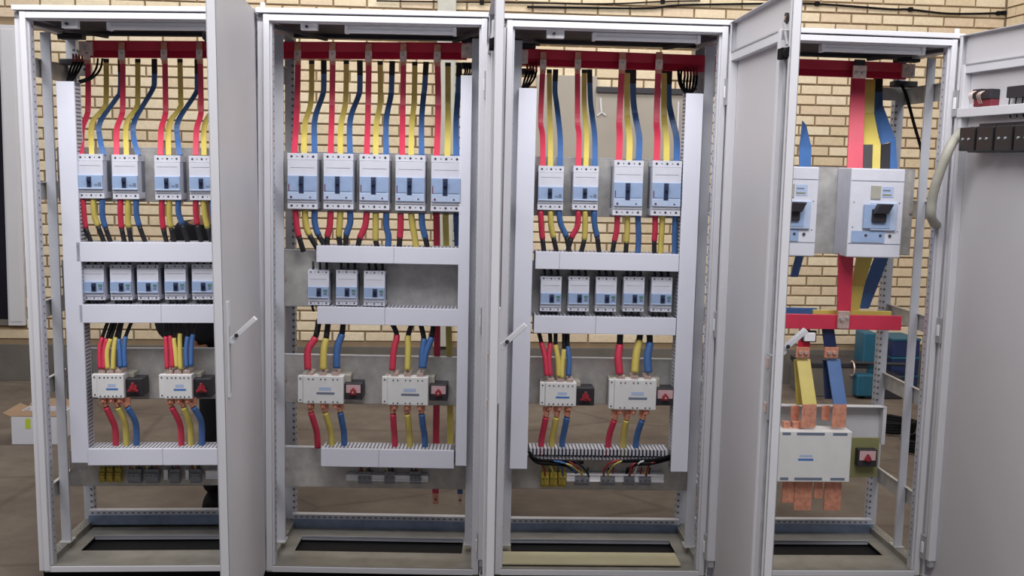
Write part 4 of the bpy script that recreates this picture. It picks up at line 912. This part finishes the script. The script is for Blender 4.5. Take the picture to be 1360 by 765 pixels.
hbar([(1080,412.5),(1184,421)], .245, 'yel', 'yellow horizontal cross bar just behind the red one in the rightmost cabinet')
hbar([(1020,408.5),(1085,419)], .285, 'blu', 'blue horizontal cross bar behind the yellow one in the rightmost cabinet')
a = at(3, 1119, 424, .19); solo('bolted_joint', 3, (a.x, .19, a.z-.03), MB().box(a.x-.022, a.x+.022, .178, .192, a.z-.034, a.z+.032, M['tin']).cyl((a.x-.008,.178,a.z+.004),(0,-1,0),.009,.009,M['galv'],6).cyl((a.x+.013,.178,a.z+.008),(0,-1,0),.006,.008,M['galv'],6), 'tinned bolted joint where the wide red bar meets the red cross bar', 'joint', bevel=.001)
for (c, top, bot, bx, lab) in (('yel', [(1058,477),(1076,477)], [(1085,537),(1066,537)], 1066, 'yellow flat bar leaning down to the large white switch in the rightmost cabinet'), ('blu', [(1098,477),(1116,477)], [(1125,537),(1107,537)], 1104, 'blue flat bar leaning down to the large white switch in the rightmost cabinet')):
    T = slab('insulation', 3, top+bot, .21, .008, c, lab, d2=.13)
    slab('insulation', 3, [(top[0][0]-3,478),(top[0][0]+6,478),(bot[1][0]+5,538),(bot[1][0]-8,538)] if c == 'yel' else [(1093,478),(1100,478),(1107,530),(1096,530)], .24, .008, c if c == 'yel' else 'navy', '', d2=.2, parent=T)
    slab('copper_end', 3, [bot[1], bot[0], (bot[0][0]-2,568), (bot[1][0]-3,568)], .13, .006, 'cop', '', d2=.12, parent=T)
    slab('copper_end', 3, [(bot[1][0]-15,539),(bot[1][0]-4,539),(bot[1][0]-5,560),(bot[1][0]-16,557)], .2, .006, 'cop', '', d2=.19, parent=T)
    q = at(3, bx, 468, .2); T.part('bolted_clamp', MB().box(q.x-.026, q.x+.026, .196, .206, q.z-.02, q.z+.02, M['cop']).cyl((q.x-.011,.196,q.z),(0,-1,0),.008,.008,M['tin'],6).cyl((q.x+.011,.196,q.z),(0,-1,0),.008,.008,M['tin'],6), bevel=.001)
slab('insulation', 3, [(1092,437),(1108,437),(1112,466),(1096,466)], .212, .008, 'navy', 'short dark blue bar linking the red cross bar to the blue leaning bar', d2=.215)
slab('insulation', 3, [(1062,437),(1076,437),(1076,462),(1060,462)], .22, .008, 'red2', 'short dark red bar above the yellow leaning bar', d2=.22)
a = at(3, 1074, 446, .22); solo('insulator_block', 3, (a.x, .22, a.z-.02), MB().box(a.x-.022, a.x+.02, .2, .218, a.z-.018, a.z+.014, M['white']).box(a.x-.03, a.x+.03, .218, .23, a.z-.024, a.z+.02, M['dark']), 'small white and dark insulator block under the left of the red cross bar', 'insulator', bevel=.002)
# large switch of the right-hand cabinet
fd = .1
a = at(3, 1022, 572, fd); b = at(3, 1128, 641, fd)
T = Thing('changeover_switch', 3, ((a.x+b.x)/2, PLD, b.z), 'largest white changeover switch with copper bars, in the rightmost cabinet behind the third door', 'switch')
T.part('switch_body', MB().box(a.x, b.x, fd, fd+.09, b.z, a.z, M['sw']), bevel=.004)
T.part('rear_body', MB().box(a.x, b.x+.01, fd+.09, PLD, b.z+.01, a.z-.008, M['swd']), bevel=.003)
mb = MB()
for zz in (a.z-.011, b.z+.013):
    for x0, x1 in ((1038,1049),(1057,1094),(1105,1124)):
        mb.box(at(3,x0,600,fd).x, at(3,x1,600,fd).x, fd-.0006, fd+.004, zz-.005, zz+.005, M['lgrey'])
T.part('vent_slots', mb)['kind'] = 'stuff'
p = at(3, 1060, 609, fd); q = at(3, 1080, 612, fd); T.part('maker_print', MB().box(p.x, q.x, fd-.0006, fd+.001, q.z, p.z, M['lblue']).box(p.x+.006, q.x-.004, fd-.0006, fd+.001, p.z+.006, p.z+.014, M['lpale']))
for x0, x1, y1 in ((1040,1054,668),(1056,1077,678),(1082,1092,662),(1096,1116,678)):
    p = at(3, x0, 641, fd+.03); q = at(3, x1, y1, fd+.03)
    T.part('copper_bar', MB().box(p.x, q.x, fd+.03, fd+.038, q.z, p.z+.02, M['cop']), bevel=.001)
for x0, x1 in ((1040,1048),(1052,1064)):
    p = at(3, x0, 560, fd+.05); q = at(3, x1, 572, fd+.05); T.part('top_terminal', MB().box(p.x, q.x, fd+.04, fd+.07, a.z-.002, p.z, M['cop']), bevel=.001)
p = at(3, 1131, 581, .17); q = at(3, 1165, 634, .17)
g = T.part('handle_mount', MB().box(p.x, q.x, .17, .176, q.z, p.z, M['glazed']).box(b.x-.01, q.x-.02, .176, .2, q.z+.03, p.z-.03, M['glazed']), bevel=.002, label='olive green plate')
p = at(3, 1140, 597, .14); q = at(3, 1164, 620, .14); cx, cz = (p.x+q.x)/2, (p.z+q.z)/2
T.part('handle_box', MB().box(p.x, q.x, .14, .17, q.z, p.z, M['dark']), parent=g, bevel=.002)
T.part('label_plate', MB().box(p.x+.006, q.x-.006, .1385, .141, cz-.008, p.z-.005, M['pink']), parent=g, label='pale pink plate')
T.part('rotary_knob', MB().cyl((cx,.14,cz),(0,-1,0),.011,.012,M['knob'],12).hexa([(cx-.016,.13,cz-.008),(cx+.016,.13,cz-.008),(cx+.016,.138,cz-.008),(cx-.016,.138,cz-.008),(cx-.003,.13,cz+.016),(cx+.003,.13,cz+.016),(cx+.003,.138,cz+.016),(cx-.003,.138,cz+.016)], M['knob']), parent=g, bevel=.001, label='red knob')
p = at(3, 1120, 537, .3); q = at(3, 1170, 584, .3)
solo('angle_bracket', 3, ((p.x+q.x)/2, .3, q.z), MB().box(-.36, q.x, .26, .30, p.z-.003, p.z, M['paint']).box(-.36, q.x-.012, .296, .3, q.z, p.z, M['paint']).box(q.x-.014, q.x, .262, .3, q.z-.01, p.z, M['paint']), 'white folded bracket to the right of the copper bars in the rightmost cabinet', 'bracket', bevel=.001)
# ================================================================== LAMPS AND DOOR SWITCHES
for k, (xa, xb, ya, yb) in enumerate([(142,306,31,40),(458,606,36,46),(787,930,45,56),(1091,1228,60,72)]):
    d = .055
    p = at(k, xa, ya+ (0), d); q = at(k, xb, yb, d); zc = (p.z+q.z)/2
    zc = at(k, (xa+xb)/2, [35.5,40.5,50.5,66][k], d).z
    T = Thing('tube_lamp', k, ((p.x+q.x)/2, d, zc), 'slim white tube lamp under the roof of the %s' % CN[k], 'lamp', 'tube lamps under the cabinet roofs')
    T.part('lamp_housing', MB().box(p.x+.004, q.x-.004, d, d+.03, zc-.002, zc+.016, M['white']), bevel=.003)
    T.part('lamp_tube', MB().cyl((p.x+.008, d+.004, zc-.004), (1,0,0), .0085, q.x-p.x-.016, M['tube'], 14), smooth=False)
    for x in (p.x, q.x-.012): T.part('end_cap', MB().box(x, x+.012, d-.008, d+.03, zc-.014, zc+.014, M['white']), bevel=.002)
for k, (xa, xb, ya, yb) in enumerate([(81,102.5,24.5,37.5),(399,421,29.5,40),(726.5,749.5,37.5,51)]):
    d = .03; p = at(k, xa, ya, d); q = at(k, xb, yb, d)
    T = Thing('door_switch', k, ((p.x+q.x)/2, d, q.z), 'small white door switch box under the top beam of the %s' % CN[k], 'switch', 'door switches under the top beams')
    T.part('switch_case', MB().box(p.x, q.x, d, d+.03, q.z, p.z, M['white']), bevel=.002)
    T.part('push_pin', MB().cyl(((p.x+q.x)/2-.006, d, (p.z+q.z)/2-.002), (0,-1,0), .005, .012, M['dark'], 10))
# beige board lying in the base of the third cabinet
p = at(2, 668, 745, .1); solo('loose_board', 2, (0,.1,.104), MB().box(-.365, .30, .035, .155, .1042, .112, M['beige']), 'beige board lying in the base of the third cabinet', 'board', bevel=.002)
# ================================================================== THINGS BEHIND ON THE FLOOR
def fbox(name, px, py, w_, dp, h_, rot, lab, cat, m_, bevel=.004):
    p = atfloor(px, py); T = Thing(name, None, (0,0,0), lab, cat); T.o.matrix_world = Matrix.Translation(p) @ Matrix.Rotation(rot, 4, 'Z'); return T
p = atfloor(46, 590)
T = fbox('carton', 46, 590, 0, 0, 0, .02, 'white carton with open brown flaps on the floor behind the leftmost cabinet', 'box', None)
T.part('carton_wall', MB().box(-.118, .118, 0, .006, 0, .15, M['wcard']).box(-.118, .118, .24, .246, 0, .15, M['wcard']).box(-.118, -.112, .006, .24, 0, .15, M['wcard']).box(.112, .118, .006, .24, 0, .15, M['wcard']).box(-.112, .112, .006, .24, 0, .005, M['card']), rel=Vector((0,0,0)))
T.part('flap', MB().hexa([(-.118,.246,.15),(.118,.246,.15),(.118,.25,.15),(-.118,.25,.15),(-.13,.36,.17),(.11,.36,.17),(.11,.364,.17),(-.13,.364,.17)], M['card']), rel=Vector((0,0,0)), label='brown cardboard flap')
T.part('flap', MB().hexa([(-.118,0,.149),(.118,0,.149),(.118,.12,.15),(-.118,.12,.15),(-.118,0,.153),(.118,0,.153),(.118,.12,.154),(-.118,.12,.154)], M['card']), rel=Vector((0,0,0)), label='brown cardboard flap')
T.part('flap', MB().hexa([(-.118,0,.15),(-.118,.24,.15),(-.115,.24,.15),(-.115,0,.15),(-.17,.02,.165),(-.17,.26,.165),(-.167,.26,.165),(-.167,.02,.165)], M['card']), rel=Vector((0,0,0)), label='brown cardboard flap')
T.part('sticker', MB().box(-.045, -.018, -.002, 0, .085, .14, M['lime']), rel=Vector((0,0,0)), label='lime sticker')
# teal machine, blue crate and dark coil behind the right-hand cabinet
p = atfloor(1152, 530); T = fbox('bench_machine', 1152, 530, 0,0,0, 0, 'teal machine with an upright column on the floor behind the rightmost cabinet', 'machine', None)
Z = Vector((0,0,0))
T.part('machine_base', MB().box(-.02, .24, 0, .3, 0, .16, M['dark']), rel=Z, bevel=.008)
T.part('machine_body', MB().box(-.085, .05, -.02, .2, .02, .17, M['teal']), rel=Z, bevel=.01)
T.part('machine_column', MB().box(-.01, .08, .1, .28, .16, .44, M['teal']), rel=Z, bevel=.01)
T.part('drive_shaft', MB().cyl((-.09,.05,.24),(1,0,-.02),.012,.42,M['dark'],10), rel=Z)
T.part('hand_wheel', MB().tube([Vector((-.1,.05,.2))+Vector((0,math.cos(a)*.05,math.sin(a)*.05)) for a in [i*math.pi/8 for i in range(17)]], .006, M['tin'], 6), rel=Z, smooth=True)
p = atfloor(1184, 524); T = fbox('plastic_crate', 1184, 524, 0,0,0, .1, 'dark blue stacked crate with teal rims behind the rightmost cabinet', 'crate', None)
for i in range(3):
    T.part('crate_tier', MB().box(.0, .2, .02, .3, .13*i, .13*i+.115, M['navy']), rel=Z, bevel=.006); T.part('crate_rim', MB().box(-.005, .205, .015, .305, .13*i+.115, .13*i+.13, M['teal']), rel=Z, bevel=.003, label='teal rim')
for i, (px, py, R_, lab) in enumerate([(1185,573,.13,'loose black cable coil on the floor behind the rightmost cabinet'),(1228,600,.12,'second black cable coil on the floor beside the rightmost cabinet, nearer the door')]):
    p = atfloor(px, py); P = []
    for j in range(60):
        a_ = j*.42; P.append(p + Vector((math.cos(a_)*(R_+.015*math.sin(j*1.7)), math.sin(a_)*(R_+.012*math.cos(j*1.3)), .014+.012*(j/12))))
    o = solo('cable_coil', None, p, MB().tube(P, .012, M['rub'], 7), lab, 'cable coil', smooth=True)
p = atfloor(1100, 520); T = fbox('tool_chest', 1100, 515, 0,0,0, .0, 'low dark grey metal chest against the brick wall behind the rightmost cabinet', 'chest', None)
T.part('chest_body', MB().box(-.28, .16, -.3, .0, 0, .2, M['dado']), rel=Z, bevel=.006); T.part('chest_lid', MB().box(-.285, .165, -.305, .005, .2, .235, M['dark']), rel=Z, bevel=.006); T.part('chest_latch', MB().box(-.08, -.04, -.315, -.3, .15, .21, M['tin']), rel=Z, bevel=.002)
# ================================================================== PERSON BEHIND THE LEFT CABINET
foot = atfloor(284, 676); PY = foot.y
def W(px, py, dy=0): return at(None, px, py, PY+dy)
per = Thing('person', None, foot, 'person in black jacket and dark trousers standing behind the leftmost cabinet', 'person')
def skinmesh(name, verts, edges, m_, parent, rootv=0, sub=2):
    me = bpy.data.meshes.new(name); me.from_pydata([tuple(v[0]-per.base) for v in verts], edges, []); me.materials.append(M[m_])
    o = bpy.data.objects.new(name, me); C.objects.link(o); o.parent = parent
    sk = o.modifiers.new('skin', 'SKIN'); sk.use_smooth_shade = True
    for i, v in enumerate(verts):
        r = v[1]; r = (r, r) if not isinstance(r, tuple) else r
        me.skin_vertices[0].data[i].radius = r; me.skin_vertices[0].data[i].use_root = (i == rootv)
    s = o.modifiers.new('sub', 'SUBSURF'); s.levels = sub; s.render_levels = sub
    return o
hipL, hipR = W(290,486), W(318,488)
pel = W(304,478); sp1 = W(302,430); sp2 = W(298,370); ch = W(294,325, -.02); neck = W(290,288, -.05); head0 = W(288,268,-.07); head1 = W(287,244,-.08); head2 = W(287,226,-.08)
shL, shR = W(247,312,-.03), W(334,306,-.03)
elL, haL = W(222,436,.02), W(262,462,-.12)
elR, haR = W(368,420,.02), W(352,470,-.10)
knL, anL = W(287,585,-.03), W(285,660,.03)
knR, anR = W(322,590,-.03), W(324,662,.03)
toeL = W(280,678,-.14); toeR = W(328,680,-.14)
body = [(pel,.10),(sp1,.10),(sp2,.11),(ch,.115),(neck,.05),(head0,.06),(head1,.085),(head2,.07),(hipL,.085),(knL,.055),(anL,.036),(toeL,.03),(hipR,.085),(knR,.055),(anR,.036),(toeR,.03),(shL,.055),(elL,.04),(haL,.028),(shR,.055),(elR,.04),(haR,.028)]
ed = [(0,1),(1,2),(2,3),(3,4),(4,5),(5,6),(6,7),(0,8),(8,9),(9,10),(10,11),(0,12),(12,13),(13,14),(14,15),(3,16),(16,17),(17,18),(3,19),(19,20),(20,21)]
bo = skinmesh('body', body, ed, 'skin', per.o)
skinmesh('jacket', [(W(297,462),.135),(W(284,432),.16),(sp2,.14),(ch,.14),(W(291,300,-.04),.06),(shL,.075),(W(232,372,0),.075),(elL,.068),(haL.lerp(elL,.12),.042),(shR,.075),(W(352,365,0),.062),(elR,.058),(haR.lerp(elR,.12),.042)],
         [(0,1),(1,2),(2,3),(3,4),(3,5),(5,6),(6,7),(7,8),(3,9),(9,10),(10,11),(11,12)], 'cloth', per.o)
skinmesh('trousers', [(pel,.115),(hipL,.1),(knL,.072),(anL+Vector((0,0,.02)),.055),(hipR,.1),(knR,.072),(anR+Vector((0,0,.02)),.055)], [(0,1),(1,2),(2,3),(0,4),(4,5),(5,6)], 'trous', per.o)
for a_, t_ in ((anL, toeL), (anR, toeR)):
    b_ = Vector((a_.x, a_.y+.04, .045)); m_ = Vector(((a_.x+t_.x)/2, (a_.y+t_.y)/2, .045)); e_ = Vector((t_.x, t_.y, .035))
    skinmesh('shoe', [(b_,(.045,.045)),(m_,(.048,.042)),(e_,(.042,.032))], [(0,1),(1,2)], 'rub', per.o)
skinmesh('hair', [(head1+Vector((0,.03,.03)),.085),(head2+Vector((0,.015,.01)),.08),(head1+Vector((0,.05,-.03)),.06)], [(0,1),(0,2)], 'hair', per.o)
skinmesh('nose', [(head1+Vector((0,-.085,0)),.012),(head1+Vector((0,-.1,-.02)),.016)], [(0,1)], 'skin', per.o)
for s in (-1, 1):
    per.part('eye', MB().cyl(head1+Vector((s*.032,-.078,.012)), (0,-1,0), .009, .005, M['dark'], 10))
    skinmesh('ear', [(head1+Vector((s*.085,.01,.015)),.014),(head1+Vector((s*.085,.01,-.015)),.012)], [(0,1)], 'skin', per.o, sub=1)
per.part('mouth', MB().box(head1.x-.02, head1.x+.02, head1.y-.082, head1.y-.07, head1.z-.048, head1.z-.042, M['knob']))
for el, ha in ((elL, haL), (elR, haR)):
    d_ = (ha-el).normalized(); sd = d_.cross(Vector((0,0,1))).normalized(); up_ = sd.cross(d_)
    vs = [(ha, .024), (ha+d_*.05, .03)]; es = [(0,1)]
    for i in range(4):
        o_ = sd*(i-1.5)*.02; L_ = [.068,.078,.072,.056][i]; n0 = len(vs)
        vs += [(ha+d_*.075+o_, .0095), (ha+d_*(.075+L_*.5)+o_-up_*.006, .0088), (ha+d_*(.075+L_)+o_-up_*.022, .0075)]; es += [(1,n0),(n0,n0+1),(n0+1,n0+2)]
    n0 = len(vs); vs += [(ha+d_*.03+sd*.04, .011), (ha+d_*.065+sd*.055-up_*.01, .009)]; es += [(0,n0),(n0,n0+1)]
    skinmesh('hand', vs, es, 'skin', per.o)
